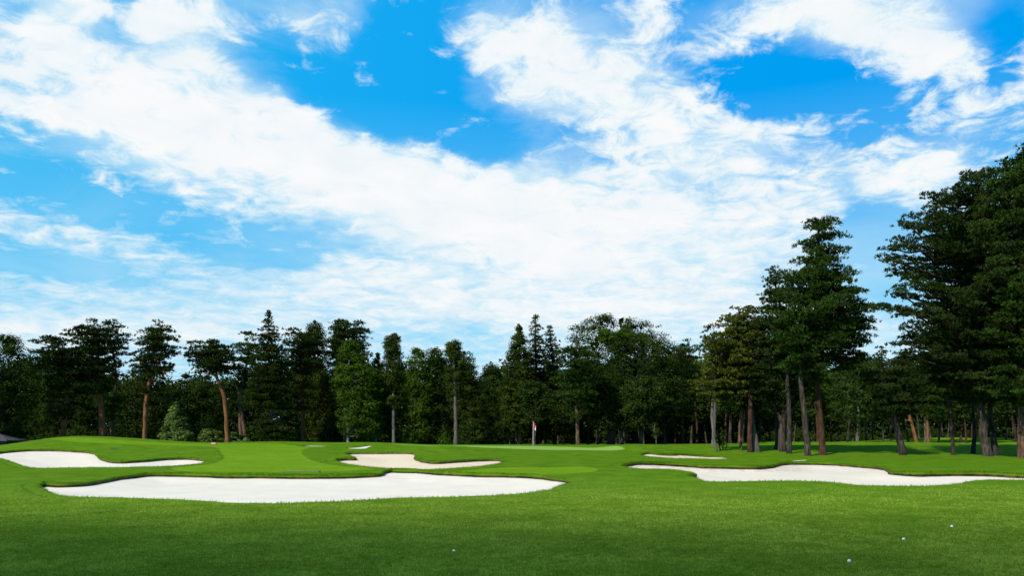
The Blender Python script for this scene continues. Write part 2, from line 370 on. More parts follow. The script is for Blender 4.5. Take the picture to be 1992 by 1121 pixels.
for bi, b in enumerate(BUNK):
    L = b['loop']; n = len(L); wd = b['wide']
    x0, y0 = L.min(0); x1, y1 = L.max(0); cen = L.mean(0)
    root = empty("sand_bunker", (cen[0], cen[1], gz(*cen)))
    tag(root, b['label'], "bunker", "sand bunkers around the green")
    o3 = np.array([cen[0], cen[1], gz(*cen)])
    st = 0.16 if wd == 1 else 0.08
    sx = np.arange(x0-.5, x1+.5, st); sy = np.arange(y0-.5, y1+.5, st); A, B = np.meshgrid(sx, sy); a = A.ravel(); c = B.ravel()
    sd_ = sdist(np.stack([a, c], 1), L)
    dep = b['depth']
    back = sst(y0, y1, c)
    z = base_z(a, c)-dep*.85-(dep*.15+0.12)*sst(0.0, -2.0, sd_)*wd+0.035*fbm(a*0.9, c*0.9, 3, 3)*wd
    # raked, trodden surface
    z += 0.012*fbm(a*4, c*4, 2, 8)
    keep = sd_ < 0.22*wd
    nx_ = len(sx); ii = (np.arange(len(sy)-1)[:, None]*nx_+np.arange(nx_-1)[None]).ravel()
    fc = np.stack([ii, ii+1, ii+1+nx_, ii+nx_], 1); fc = fc[keep[fc].all(1)]
    used = np.unique(fc); remap = np.zeros(len(a), int); remap[used] = np.arange(len(used))
    stn = b.get('stain', 0.12)*sst(-2.6, -0.4, sd_)*sst(0.35, 0.7, (c-y0)/(y1-y0))
    if bi == 3: stn = stn*(0.25+0.9*sst(17, 14.5, a))
    me = mesh("sand", (np.stack([a, c, z], 1)-o3)[used], remap[fc], mats=[M_sand], smooth=True,
              attr={'tone': np.full(len(used), b['tone']), 'stain': stn[used]})
    obj("sand", me, root)
    # turf lip: a strip of grass that rolls over the edge and drops to the sand
    T = np.roll(L, -1, 0)-np.roll(L, 1, 0); T = T/np.linalg.norm(T, axis=1)[:, None]; N = np.stack([T[:, 1], -T[:, 0]], 1)   # outward
    for _ in range(3): N = (np.roll(N, 1, 0)+N*2+np.roll(N, -1, 0)); N = N/np.linalg.norm(N, axis=1)[:, None]
    arc = np.arange(n)*0.14
    jag = 0.075*fbm(arc*2.0, arc*0+bi, 4, 4)*2*wd
    high = b['soil']*0.05*sst(0.1, 0.8, N[:, 1])*(N[:, 1] > 0)
    offs = [(.66, -.03), (.50, .026), (.34, .034), (.20, .040), (.08, .044), (.01, .030), (-.03, -.005), (-.02, -.035), (.00, -.08), (.03, -.35)]
    rows = []
    for o_, dz in offs:
        Q = L+N*(o_*wd+jag[:, None]*(o_ < .3))
        zz_ = base_z(Q[:, 0], Q[:, 1])+dz*(wd if dz > 0 else 1)+(0.05*fbm(arc*1.3, arc*0+9+bi, 3, 6)*wd if -.02 < o_ < .3 else 0)+(high if 0 <= o_ < .3 else 0)
        rows.append(np.concatenate([Q, zz_[:, None]], 1))
    V = np.vstack(rows)-o3; ff = []; mi = []
    for r in range(len(offs)-1):
        i0 = np.arange(n); i1 = (i0+1) % n
        ff.append(np.stack([r*n+i0, r*n+i1, (r+1)*n+i1, (r+1)*n+i0], 1)); mi.append(np.full(n, 1 if r >= 6 else 0))
    me = mesh("grass_lip", V, np.vstack(ff), mats=[M_grass, M_soil], midx=np.concatenate(mi), smooth=True, attr={'cut': np.zeros(len(V))})
    me.update(); obj("grass_lip", me, root)
    # ragged fringe of blades along the lip
    if wd == 1:
        per = 34; idx = np.repeat(np.arange(n), per); m = len(idx)
        along = RNG.random(m)[:, None]; Q = L[idx]*(1-along)+L[(idx+1) % n]*along; Nn = N[idx]
        offr = RNG.uniform(-.02, .14, m)[:, None]; Q = Q+Nn*(offr+jag[idx][:, None])
        zb = base_z(Q[:, 0], Q[:, 1])+.03+high[idx]
        Pb = np.concatenate([Q, zb[:, None]], 1)
        inward = -Nn*RNG.uniform(0.1, 1.2, m)[:, None]+T[idx]*RNG.normal(0, .5, m)[:, None]
        dr = np.concatenate([inward, RNG.uniform(-1.3, 1.0, m)[:, None]], 1); dr /= np.linalg.norm(dr, axis=1)[:, None]
        ln = RNG.uniform(.03, .105, m)[:, None]; pe = np.concatenate([T[idx], np.zeros((m, 1))], 1)*0.010
        V = np.concatenate([Pb-pe, Pb+pe, Pb+dr*ln], 0)-o3
        fcs = np.stack([np.arange(m), np.arange(m)+m, np.arange(m)+2*m], 1)
        me = mesh("lip_fringe", V, fcs, mats=[M_grass], attr={'cut': np.zeros(len(V))}); obj("lip_fringe", me, root)
# ------------------------------------------------------------------ foliage and bark materials
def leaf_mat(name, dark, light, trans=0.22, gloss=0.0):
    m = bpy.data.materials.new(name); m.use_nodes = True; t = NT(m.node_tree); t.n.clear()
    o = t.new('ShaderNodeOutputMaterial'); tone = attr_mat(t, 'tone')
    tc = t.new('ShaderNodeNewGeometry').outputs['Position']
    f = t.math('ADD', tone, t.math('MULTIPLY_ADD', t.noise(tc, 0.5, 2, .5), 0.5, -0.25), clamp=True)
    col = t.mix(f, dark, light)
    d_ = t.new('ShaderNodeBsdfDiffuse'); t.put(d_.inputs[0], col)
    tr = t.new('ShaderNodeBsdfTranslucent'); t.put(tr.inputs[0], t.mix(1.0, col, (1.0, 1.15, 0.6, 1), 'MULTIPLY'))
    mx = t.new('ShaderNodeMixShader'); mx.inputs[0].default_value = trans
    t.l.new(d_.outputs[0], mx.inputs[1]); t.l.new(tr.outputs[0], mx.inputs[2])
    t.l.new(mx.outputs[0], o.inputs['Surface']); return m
LM = {
 'pine':  leaf_mat("needles_dark", (0.004, 0.010, 0.002, 1), (0.050, 0.082, 0.018, 1), .12),
 'pinel': leaf_mat("needles_fresh", (0.005, 0.014, 0.002, 1), (0.060, 0.112, 0.018, 1), .15),
 'cyp':   leaf_mat("cypress_scales", (0.005, 0.011, 0.002, 1), (0.058, 0.083, 0.012, 1), .12),
 'broad': leaf_mat("broad_leaves", (0.004, 0.011, 0.002, 1), (0.046, 0.076, 0.013, 1), .14),
 'lime':  leaf_mat("fresh_leaves", (0.012, 0.030, 0.002, 1), (0.075, 0.130, 0.014, 1), .2),
 'olive': leaf_mat("olive_leaves", (0.022, 0.032, 0.003, 1), (0.130, 0.145, 0.022, 1), .22),
 'pale':  leaf_mat("pale_flowering_leaves", (0.014, 0.032, 0.006, 1), (0.18, 0.26, 0.06, 1), .15),
}
def bark_mat(name, a, b_, up=None):
    m, t, p = mat(name)
    tcn = t.new('ShaderNodeTexCoord').outputs['Object']
    mp = t.new('ShaderNodeMapping'); t.put(mp.inputs['Vector'], tcn); mp.inputs['Scale'].default_value = (7, 7, 1.3)
    n = t.noise(mp.outputs[0], 1.0, 5, 0.7)
    n2 = t.noise(tcn, 0.8, 3, 0.6)
    col = t.mix(t.ss(n, 0.36, 0.62), a, b_)
    col = t.mix(t.ss(n2, 0.4, 0.7, 0, .5), col, tuple(c*.55 for c in a[:3])+(1,))
    t.put(p.inputs['Base Color'], col); p.inputs['Roughness'].default_value = 0.95; p.inputs['Specular IOR Level'].default_value = 0.1
    bmp = t.new('ShaderNodeBump'); bmp.inputs['Strength'].default_value = 1.0; bmp.inputs['Distance'].default_value = 0.06
    t.put(bmp.inputs['Height'], n); t.l.new(bmp.outputs[0], p.inputs['Normal']); return m
BM = {'red_shade': bark_mat("bark_red_shade", (0.034, 0.018, 0.011, 1), (0.10, 0.050, 0.029, 1)),  # darkened copy of the red bark, standing in for crown shade
      'grey_shade': bark_mat("bark_grey_shade", (0.022, 0.018, 0.014, 1), (0.090, 0.073, 0.055, 1)),  # darkened grey bark, shade under the crowns put into the colour
      'red': bark_mat("bark_red_pine", (0.11, 0.050, 0.022, 1), (0.27, 0.12, 0.048, 1)),
      'brown': bark_mat("bark_brown", (0.06, 0.035, 0.022, 1), (0.19, 0.11, 0.07, 1)),
      'grey': bark_mat("bark_grey", (0.075, 0.065, 0.052, 1), (0.17, 0.15, 0.125, 1)),
      'dark': bark_mat("bark_dark", (0.020, 0.017, 0.013, 1), (0.075, 0.062, 0.05, 1)),
      'pale': bark_mat("bark_pale", (0.13, 0.12, 0.10, 1), (0.33, 0.31, 0.27, 1))}

def nrm(a): return a/np.maximum(np.linalg.norm(a, axis=1, keepdims=True), 1e-9)
def needles(P, main, k, L, Wd, spread=.85, tone=None, rng=RNG):
    """k thin blades at each point P fanning about the direction `main`"""
    n = len(P); Q = np.repeat(P, k, 0); m = len(Q)
    d_ = nrm(np.repeat(main, k, 0)+spread*rng.normal(0, 1, (m, 3)))
    ln = (np.repeat(L, k) if np.ndim(L) else L)*rng.uniform(.7, 1.2, m)
    side = nrm(np.cross(d_, rng.normal(0, 1, (m, 3))))*(Wd*.5)
    tip = Q+d_*ln[:, None]; base = Q
    V = np.stack([base-side*.6, base+side*.6, tip+side, tip-side], 1).reshape(-1, 3)
    f = np.arange(4*m).reshape(-1, 4); tn = np.repeat(np.repeat(tone, k)+rng.uniform(-.08, .08, m), 4)
    return V, f, tn
def leaves(P, nor, size, tone, rng=RNG):
    m = len(P); n = nrm(nor+.45*rng.normal(0, 1, (m, 3)))
    a = nrm(np.cross(n, rng.normal(0, 1, (m, 3)))); b_ = np.cross(n, a)
    s = (size*rng.uniform(.6, 1.3, m))[:, None]*.5
    V = np.stack([P-a*s, P-b_*s*.62, P+a*s, P+b_*s*.62], 1).reshape(-1, 3)
    return V, np.arange(4*m).reshape(-1, 4), np.repeat(tone, 4)
def tube(path, rad, k=8, rng=RNG, wob=.0):
    path = np.asarray(path, float); rad = np.asarray(rad, float); n = len(path)
    T = nrm(np.gradient(path, axis=0)); ref = np.array([[0.1, 1.0, 0.05]]); A = nrm(np.cross(T, ref)); B = np.cross(T, A)
    th = np.arange(k)/k*2*np.pi
    r = rad[:, None]*(1+wob*rng.normal(0, 1, (n, k)))
    V = path[:, None]+r[..., None]*(np.cos(th)[None, :, None]*A[:, None]+np.sin(th)[None, :, None]*B[:, None])
    i = (np.arange(n-1)[:, None]*k+np.arange(k)[None]).ravel(); j = (np.arange(n-1)[:, None]*k+(np.arange(k)[None]+1) % k).ravel()
    return V.reshape(-1, 3), np.stack([i, j, j+k, i+k], 1)
class Bag:
    def __init__(s): s.V = []; s.F = []; s.T = []; s.n = 0
    def add(s, V, F_, T=None):
        s.V.append(V); s.F.append(F_+s.n); s.T.append(np.zeros(len(V)) if T is None else T); s.n += len(V)
    def mesh(s, name, mats, smooth=False, tone=True):
        return mesh(name, np.vstack(s.V), np.vstack(s.F), mats=mats, smooth=smooth, attr={'tone': np.clip(np.concatenate(s.T), 0, 1)} if tone else None)
def limb(bag, a, b_, r0, r1, sag=.0, rng=RNG, n=5, k=5):
    a = np.asarray(a, float); b_ = np.asarray(b_, float); t_ = np.linspace(0, 1, n)[:, None]
    d_ = np.linalg.norm(b_-a); P = a+(b_-a)*t_; P[:, 2] += (-sag*d_*np.sin(np.pi*t_[:, 0])); P[1:-1] += rng.normal(0, .035*d_, (n-2, 3))
    V, f = tube(P, np.linspace(r0, r1, n), k); bag.add(V, f)

# ------------------------------------------------------------------ crowns (all in metres, local to the tree's base)
def crown_tiers(fol, wood, prof, axis_at, o, rng):
    """branches in loose storeys, each carrying flat pads of needle tufts"""
    zt = prof[:, 0].max(); zb = prof[:, 0].min(); step = o.get('step', .8); nb = o.get('nb', 6)
    ps = o.get('pad', 1.0); thick = o.get('thick', .22); ln = o.get('len', .27); wd = o.get('w', .07); k = o.get('k', 6)
    dens = o.get('dens', 11.0); droop = o.get('droop', 0.0); gap = o.get('gap', 0.0); up = o.get('up', .12); conic = o.get('conic', False)
    pads = []; z = zb+.1
    so_ = np.argsort(prof[:, 0]); pz = prof[so_, 0]; pl = prof[so_, 1]; pr = prof[so_, 2]
    while z < zt-.05:
        cx_, cy_ = axis_at(z); L = cx_-np.interp(z, pz, pl); R = np.interp(z, pz, pr)-cx_
        L = max(L, .25); R = max(R, .25); Dp = (L+R)/2*o.get('depth', 1.0)
        rbar = (L+R+2*Dp)/4
        n = max(3, int(round(nb*min(1.6, .5+rbar/2.6)))); ph0 = rng.uniform(0, 6.28)
        for i in range(n):
            if rng.random() < gap: continue
            ph = ph0+i*6.283/n+rng.normal(0, .25); c, s = math.cos(ph), math.sin(ph)
            ex = (R if c > 0 else L)*c; ey = Dp*s; rl = math.hypot(ex, ey)
            f = rng.uniform(.8, 1.08) if rng.random() < .8 else rng.uniform(.45, .75)
            zj = z+rng.uniform(-.45, .45)*step
            ux, uy = ex/max(rl, .01), ey/max(rl, .01)
            pr_ = min(.32*rl+.30, 1.25)*ps*rng.uniform(.75, 1.2)
            reach = max(rl*f-pr_*.75, .05)
            rise = up*reach-droop*reach
            end = (cx_+ux*reach, cy_+uy*reach, zj+rise)
            st = (cx_, cy_, zj-.10*reach)
            if reach > .5: limb(wood, st, end, .022+.018*rl, .014+.004*rl, sag=.05, rng=rng)
            q = 1.0
            while q > .12:
                pa = pr_*(.72 if q == 1.0 and reach > 1.5 else 1-.12*(1-q))
                pads.append((st[0]+(end[0]-st[0])*q, st[1]+(end[1]-st[1])*q, st[2]+(end[2]-st[2])*q+rng.normal(0, .07), ux, uy, pa, pa*rng.uniform(.55, .8), thick*rng.uniform(.7, 1.3)*(.6+.4*pa)))
                q -= (1.15*pa)/max(reach, .3)*rng.uniform(.85, 1.3)
                if reach < .8: break
        z += step*rng.uniform(.8, 1.2)
    A = np.array(pads)
    cnt = np.maximum(6, (A[:, 5]*A[:, 6]*3.14*dens).astype(int)); idx = np.repeat(np.arange(len(A)), cnt); B = A[idx]; m = len(B)
    r = np.sqrt(rng.random(m)); th = rng.random(m)*6.283; edge = 1+.22*np.sin(th*3+B[:, 0]*5)+.14*np.sin(th*5+B[:, 2]*9)
    la = r*np.cos(th)*B[:, 5]*edge; lb = r*np.sin(th)*B[:, 6]*edge
    ztop = B[:, 7]*(1-r**2)*rng.uniform(-.35, 1.0, m)-.10*r**2*B[:, 5]*o.get('curl', 1.0)
    P = np.stack([B[:, 0]+la*B[:, 3]-lb*B[:, 4], B[:, 1]+la*B[:, 4]+lb*B[:, 3], B[:, 2]+ztop], 1)
    out_ = np.stack([(P[:, 0]-B[:, 0])/B[:, 5], (P[:, 1]-B[:, 1])/B[:, 5], np.full(m, o.get('upn', 1.0))], 1)
    tone = np.repeat(rng.uniform(.25, .75, len(A)), cnt)+rng.uniform(-.12, .12, m)
    fol.add(*needles(P, nrm(out_), k, ln, wd, o.get('spread', .6), tone, rng))
def crown_clumps(fol, wood, prof, axis_at, o, rng):
    """rounded masses of leaves on a body given by its outline"""
    so_ = np.argsort(prof[:, 0]); pz = prof[so_, 0]; pl = prof[so_, 1]; pr = prof[so_, 2]
    zs = np.linspace(pz[0], pz[-1], 60); Ls = np.interp(zs, pz, pl); Rs = np.interp(zs, pz, pr); hw = np.maximum((Rs-Ls)/2, .05)
    cr = o.get('cr', .75); el = o.get('el', .8); area = np.sum(2*np.pi*hw)*(zs[1]-zs[0])
    N = int(area/(cr*cr)*o.get('n', 1.25)); per = int(o.get('per', 62)); size = o.get('size', .20)
    pm = hw/hw.sum(); zi = rng.choice(60, N, p=pm); zc = zs[zi]+rng.uniform(-.5, .5, N)*(zs[1]-zs[0]); hwz = np.interp(zc, zs, hw); cxz = (np.interp(zc, zs, Ls)+np.interp(zc, zs, Rs))/2
    ph = rng.random(N)*6.283; rad = rng.random(N)**o.get('shell', .33)*np.maximum(hwz-cr*.55, .03)
    rad *= rng.uniform(.84, 1.10, N)
    C = np.stack([cxz+np.cos(ph)*rad, np.sin(ph)*rad*o.get('depth', .95), zc-cr*.3*rng.random(N)], 1)
    R_ = cr*rng.uniform(.55, 1.2, N)*np.clip(hwz/(cr*1.6), .4, 1)
    tn = rng.uniform(.2, .8, N)
    cnt = np.maximum(8, (per*(R_/cr)**2*rng.uniform(.7, 1.2, N)).astype(int)); ix = np.repeat(np.arange(N), cnt); m = len(ix)
    dv = nrm(rng.normal(0, 1, (m, 3))); dv[:, 2] = np.where(rng.random(m) < .55, np.abs(dv[:, 2]), dv[:, 2])
    rr = (rng.random(m)**.4)[:, None]*R_[ix][:, None]
    P = C[ix]+dv*rr*np.array([[1, 1, el]])
    outc = np.stack([C[ix][:, 0]-np.interp(C[ix][:, 2], zs, (Ls+Rs)/2), C[ix][:, 1], np.zeros(m)], 1)
    nor = dv+.35*nrm(outc+1e-6)+np.array([[0, 0, .35]])
    fol.add(*leaves(P, nor, size, tn[ix]+rng.uniform(-.15, .15, m), rng))
    nc = int(N*.5); q = rng.integers(0, N, nc)                       # large inner leaves, crown shade put into their dark tone
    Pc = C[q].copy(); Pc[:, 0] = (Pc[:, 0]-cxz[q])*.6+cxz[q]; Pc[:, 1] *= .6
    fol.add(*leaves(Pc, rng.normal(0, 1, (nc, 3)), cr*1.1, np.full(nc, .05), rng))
    zlo = prof[:, 0].min()
    for j in rng.choice(N, min(N, o.get('limbs', 22)), replace=False):   # limbs
        zc_ = min(C[j, 2]-.35*np.hypot(C[j, 0], C[j, 1])-.3, C[j, 2]); zc_ = max(zc_, zlo*.8); ax, ay = axis_at(zc_)
        limb(wood, (ax, ay, zc_), C[j], .035+.008*hwz[j], .015, rng=rng)
def crown_sprays(fol, wood, prof, axis_at, o, rng):
    oo = dict(step=.36, nb=7, pad=.62, thick=.10, len=.20, w=.06, k=5, dens=22, droop=.10, up=0, curl=2.2, spread=.55, upn=.6); oo.update(o)
    crown_tiers(fol, wood, prof, axis_at, oo, rng)
CROWN = {'tiers': crown_tiers, 'clumps': crown_clumps, 'sprays': crown_sprays}

TREE_N = [0]
def wpt(px, py, D): return np.array([(px-CX)/F*D, D, EYE+(HY-py)/F*D])
def tree(name, label, cat, D, bx, trunks, crowns, leaf, bark='brown', group=None, seed=None, dscale=1.0):
    TREE_N[0] += 1; rng = np.random.default_rng(seed or 100+TREE_N[0])
    x = (bx-CX)/F*D; z0 = gz(x, D)-.05; o3 = np.array([x, D, z0])
    root = empty(name, (x, D, z0)); tag(root, label, cat, group)
    wood = Bag(); zs = xs = ys = None
    for ti, (w0, w1, pts) in enumerate(trunks):
        if D < 65: w0 *= .86; w1 *= .86
        P = np.array([wpt(a, b_, D) for a, b_ in pts])-o3; P[0, 2] = -.15 if P[0, 2] < 1.2 or ti == 0 else P[0, 2]
        P[1:, 1] += np.cumsum(rng.normal(0, .12, len(P)-1))
        # smooth the centre line
        n = max(10, int(abs(P[-1, 2]-P[0, 2])/.5)); s = np.linspace(0, len(P)-1, n)
        Q = np.stack([np.interp(s, np.arange(len(P)), P[:, c]) for c in range(3)], 1)
        for _ in range(3): Q[1:-1] = (Q[:-2]+2*Q[1:-1]+Q[2:])/4
        Q[1:-1, :2] += rng.normal(0, .02, (n-2, 2))
        h = np.linspace(0, 1, len(Q)); r = .5/F*D*(w0+(w1-w0)*h); r = r*(1+.22*np.exp(-(Q[:, 2]-Q[0, 2])/.35)*(P[0, 2] < 0))
        V, f = tube(Q, r, 10, rng, .03); wood.add(V, f)
        if zs is None: zs, xs, ys = Q[:, 2], Q[:, 0], Q[:, 1]
    axis_at = lambda z: (float(np.interp(z, zs, xs)), float(np.interp(z, zs, ys)))
    for ci, (mode, prof, o) in enumerate(crowns):
        pf = np.array([((EYE+(HY-py)/F*D)-z0, (xl-CX)/F*D-x, (xr-CX)/F*D-x) for py, xl, xr in prof])
        fol = Bag(); dy = o.get('dy', 0.0)
        ax = axis_at
        if o.get('mid'):
            so_ = np.argsort(pf[:, 0]); ax = lambda z, pf=pf, so_=so_: (float(np.interp(z, pf[so_, 0], (pf[so_, 1]+pf[so_, 2])/2)), dy)
        CROWN[mode](fol, wood, pf, ax, o, rng)
        lf = o.get('leaf', leaf)
        obj("crown", fol.mesh("crown", [LM[lf]]), root)
    obj("trunk", wood.mesh("trunk", [BM[bark]], smooth=True, tone=False), root)
    return root
# ------------------------------------------------------------------ the trees the photograph shows, from left to right
G1 = "trees along the far side of the green"; G2 = "tall trees at the right"
PN = dict(step=.95, nb=7, pad=1.12, gap=.08, thick=.17, dens=14)
tree("broadleaf_tree", "dark broadleaf tree cut off by the left edge, behind the leftmost bunker", "tree", 80, 8,
     [(14,6,[(8,860),(6,780),(0,720)])], [('clumps', [(655,-10,30),(668,-60,60),(700,-90,72),(760,-100,74),(820,-90,62),(850,-80,50)], dict(cr=.8,size=.2))], 'broad', 'dark', G1)
tree("pine_tree", "layered pine leaning slightly, first lit orange trunk from the left", "tree", 84, 121,
     [(11,4,[(121,856),(125,810),(129,760),(118,700),(105,665)])],
     [('tiers', [(650,72,108),(662,60,118),(690,50,165),(730,66,170),(770,78,165),(812,84,140)], dict(PN,nb=6))], 'pine', 'red', G1)
tree("pine_tree", "broad dark pine with a thick lit trunk, tallest group left of the sky gap", "tree", 86, 201,
     [(13,4,[(201,858),(196,800),(191,740),(190,690),(180,640)])],
     [('tiers', [(627,178,190),(640,150,205),(652,113,215),(690,120,214),(730,128,212),(760,135,200)], dict(PN,nb=7,gap=.05))], 'pine', 'red', G1)
tree("pine_tree", "slim pine with a thin curved dark trunk, just right of the broad dark pine", "tree", 90, 217,
     [(8,3,[(217,862),(219,800),(226,745),(222,700),(213,650)]), (4,2,[(223,735),(205,700),(196,672)])],
     [('tiers', [(622,212,222),(636,203,236),(650,195,262),(676,200,262),(700,205,250),(730,215,246)], dict(PN,gap=.22)), ('tiers',[(770,185,240),(800,180,240),(815,190,232)],dict(PN,leaf='pinel',gap=.2))], 'pine', 'brown', G1)
tree("pine_tree", "open crowned pine with forked bare limbs against the sky, alone left of the gap", "tree", 86, 281,
     [(9,4,[(281,860),(283,790),(290,745),(292,700),(305,650)]), (4,2,[(291,735),(275,705),(262,690)]), (4,2,[(291,725),(312,700),(330,690)]), (3,1.5,[(290,742),(310,745),(322,726)])],
     [('tiers', [(624,305,322),(634,290,330),(648,272,338),(672,262,350),(690,255,354),(712,252,352),(730,260,345)], dict(PN,gap=.25,step=.95)), ('tiers',[(742,262,300),(764,252,318)],dict(PN,gap=.15))], 'pine', 'red', G1)
tree("broadleaf_tree", "low rounded dark tree filling the dip between two open pines", "tree", 98, 375,
     [(10,5,[(375,862),(375,820)])], [('clumps', [(737,368,392),(746,338,420),(775,318,445),(820,312,450),(858,320,448)], dict(cr=.9,size=.2,n=1.1))], 'broad', 'dark', G1)
tree("broadleaf_tree", "low dark tree behind the open crowned pine and its orange trunk", "tree", 99, 262,
     [(10,5,[(262,862),(262,820)])], [('clumps', [(748,250,310),(765,205,330),(800,200,335),(858,205,330)], dict(cr=.9,size=.2,n=1.1))], 'broad', 'dark', G1)
tree("broadleaf_tree", "dark low tree behind the two leftmost lit pine trunks", "tree", 99, 150,
     [(10,5,[(150,862),(150,820)])], [('clumps', [(700,120,190),(740,70,215),(800,60,218),(858,70,215)], dict(cr=.9,size=.2,n=1.1))], 'broad', 'dark', G1)
tree("flowering_shrub", "tall cone shaped pale green shrub at the wood edge, left of the orange leaning trunk", "shrub", 84, 345,
     [(5,2,[(345,860),(345,800)])], [('clumps', [(780,338,346),(800,328,356),(825,316,366),(845,308,378),(862,305,382)], dict(cr=.4,size=.16,per=50,el=.7,shell=.2))], 'pale', 'dark', G1)
tree("flowering_shrub", "small pale shrub left of the orange leaning trunk, near the red marker", "shrub", 85, 412,
     [(5,2,[(412,862),(412,850)])], [('clumps', [(834,398,410),(842,388,428),(854,380,436),(864,378,438)], dict(cr=.35,size=.16,per=50,el=.7,shell=.2))], 'pale', 'dark', G1)
tree("flowering_shrub", "low pale shrub between the orange leaning trunk and the twin trunks", "shrub", 85, 458,
     [(5,2,[(458,862),(458,852)])], [('clumps', [(842,450,460),(850,446,480),(864,446,500)], dict(cr=.3,size=.15,per=50,el=.7,shell=.2))], 'pale', 'dark', G1)
tree("pine_tree", "pine with a long leaning bright orange trunk and flat top", "tree", 84, 443,
     [(10,4,[(443,862),(441,800),(437,770),(426,745),(419,722),(412,690)]), (3,1.5,[(420,735),(402,715),(385,700)])],
     [('tiers', [(664,408,420),(672,385,436),(686,366,462),(702,362,468),(724,366,470)], dict(PN,gap=.1,step=.8))], 'pine', 'red', G1)
tree("pine_tree", "pine standing on twin crooked trunks right of the orange leaning trunk", "tree", 87, 469,
     [(8,4,[(469,862),(466,800),(466,765),(474,745),(478,715),(486,670)]), (8,4,[(480,862),(471,800),(472,760),(478,715)])],
     [('tiers', [(646,476,488),(656,470,504),(672,452,512),(700,450,515),(730,455,515),(755,460,505)], dict(PN,gap=.05,leaf='pinel'))], 'pinel', 'brown', G1)
tree("fir_tree", "tall pointed fir with a ragged spire and bare twigs low on its trunk", "tree", 82, 527,
     [(8,1.5,[(527,862),(528,800),(526,740),(524,680),(523,610)]), (3,1,[(529,800),(541,812),(552,826)]), (3,1,[(528,790),(512,806),(503,824)]), (2.5,1,[(529,795),(546,800),(560,804)])],
     [('sprays', [(606,521,524),(622,516,530),(640,506,544),(655,500,550),(662,503,545),(680,494,556),(720,485,566),(760,476,572),(790,470,576)], dict(k=6,dens=26)),
      ('sprays', [(812,480,570),(835,475,585),(850,500,580)], dict())], 'cyp', 'grey', G1)
tree("pine_tree", "dense pine with a straight brown trunk and a separate low layer of boughs", "tree", 86, 590,
     [(9,3,[(590,862),(589,800),(588,750),(590,700),(592,650)])],
     [('tiers', [(648,570,610),(656,552,622),(690,552,640),(715,560,636),(722,566,630)], dict(PN,nb=8,gap=0)), ('tiers', [(733,572,610),(744,556,632),(756,566,626)], dict(PN,leaf='pinel',gap=.05)), ('tiers',[(770,575,625),(795,585,622)],dict(PN,gap=.2))], 'pine', 'red', G1)
tree("cypress_tree", "blunt domed cypress rising behind the dense pine", "tree", 92, 612,
     [(9,2,[(612,862),(612,760),(612,650)])], [('clumps', [(627,606,618),(636,596,630),(660,586,640),(720,578,646),(800,570,660),(858,570,665)], dict(cr=.55,el=1.3,size=.18,per=60))], 'cyp', 'dark', G1)
tree("pine_tree", "big twin topped pine, widest dark crown left of the middle", "tree", 88, 672,
     [(10,3,[(672,862),(672,780),(668,700),(660,630)]), (5,2,[(670,740),(690,690),(696,640)])],
     [('tiers', [(617,656,660),(628,648,668),(640,644,716),(655,642,722),(690,640,736),(720,642,740),(750,645,735)], dict(PN,nb=8,gap=0,step=.75)), ('tiers', [(622,692,700),(634,684,712),(650,680,720)], dict(PN,mid=True,gap=0))], 'pine', 'brown', G1)
tree("broadleaf_tree", "fresh green broadleaf tree with a pale slender trunk, brightest crown left of the middle", "tree", 82, 678,
     [(6,3,[(678,862),(677,800),(676,740),(680,700)])],
     [('clumps', [(665,668,694),(676,658,704),(700,650,716),(725,645,748),(760,640,752),(790,650,750),(805,652,745)], dict(cr=.62,size=.2,per=55,shell=.25)), ('clumps', [(800,660,735),(815,652,755),(838,655,750),(846,662,740)], dict(cr=.5,size=.18))], 'lime', 'pale', G1)
tree("cypress_tree", "narrow cypress like a ball on a long pale trunk, left of the lower broadleafs", "tree", 82, 766,
     [(7,3,[(766,866),(766,800),(765,740),(764,680)])],
     [('clumps', [(649,756,772),(657,746,783),(676,742,787),(690,745,787),(700,744,788),(730,738,792),(752,748,788),(764,760,776)], dict(cr=.48,el=.8,size=.17,per=60)), ('clumps', [(772,750,778),(782,744,784),(792,756,778)], dict(cr=.35,size=.16))], 'cyp', 'grey', G1)
tree("broadleaf_tree", "dark broadleaf between the narrow cypress and the fresh green tree", "tree", 92, 731,
     [(5,3,[(731,862),(731,800),(731,720)])], [('clumps', [(690,728,742),(710,716,756),(760,712,770),(850,716,776)], dict(cr=.7,size=.2))], 'broad', 'pale', G1)
tree("broadleaf_tree", "broad rounded tree with bumpy top between the two ball topped cypresses, left one", "tree", 92, 808,
     [(9,4,[(808,866),(808,800),(808,720)])], [('clumps', [(680,800,822),(688,790,840),(720,782,850),(780,778,852),(862,780,850)], dict(cr=.72,size=.2))], 'lime', 'dark', G1)
tree("broadleaf_tree", "broad rounded tree with bumpy top between the two ball topped cypresses, right one", "tree", 93, 850,
     [(9,4,[(850,866),(850,800),(850,720)])], [('clumps', [(676,842,858),(684,828,870),(720,825,880),(780,822,885),(862,825,885)], dict(cr=.72,size=.2))], 'broad', 'dark', G1)
tree("shrub", "bright green bush beside the foot of the narrow cypress", "shrub", 84, 790, [(3,2,[(790,866),(790,850)])],
     [('clumps', [(836,784,800),(844,776,812),(866,772,815)], dict(cr=.4,size=.17))], 'lime', 'dark', G1)
tree("shrub", "bright green bush touching the foot of the straight grey trunk", "shrub", 84, 866, [(3,2,[(866,868),(866,850)])],
     [('clumps', [(838,862,872),(850,856,880),(869,850,882)], dict(cr=.4,size=.17))], 'lime', 'dark', G1)
tree("shrub", "wide dark bush right of the straight grey trunk", "shrub", 86, 925, [(3,2,[(925,868),(925,850)])],
     [('clumps', [(818,905,945),(830,892,962),(868,888,968)], dict(cr=.5,size=.18))], 'broad', 'dark', G1)
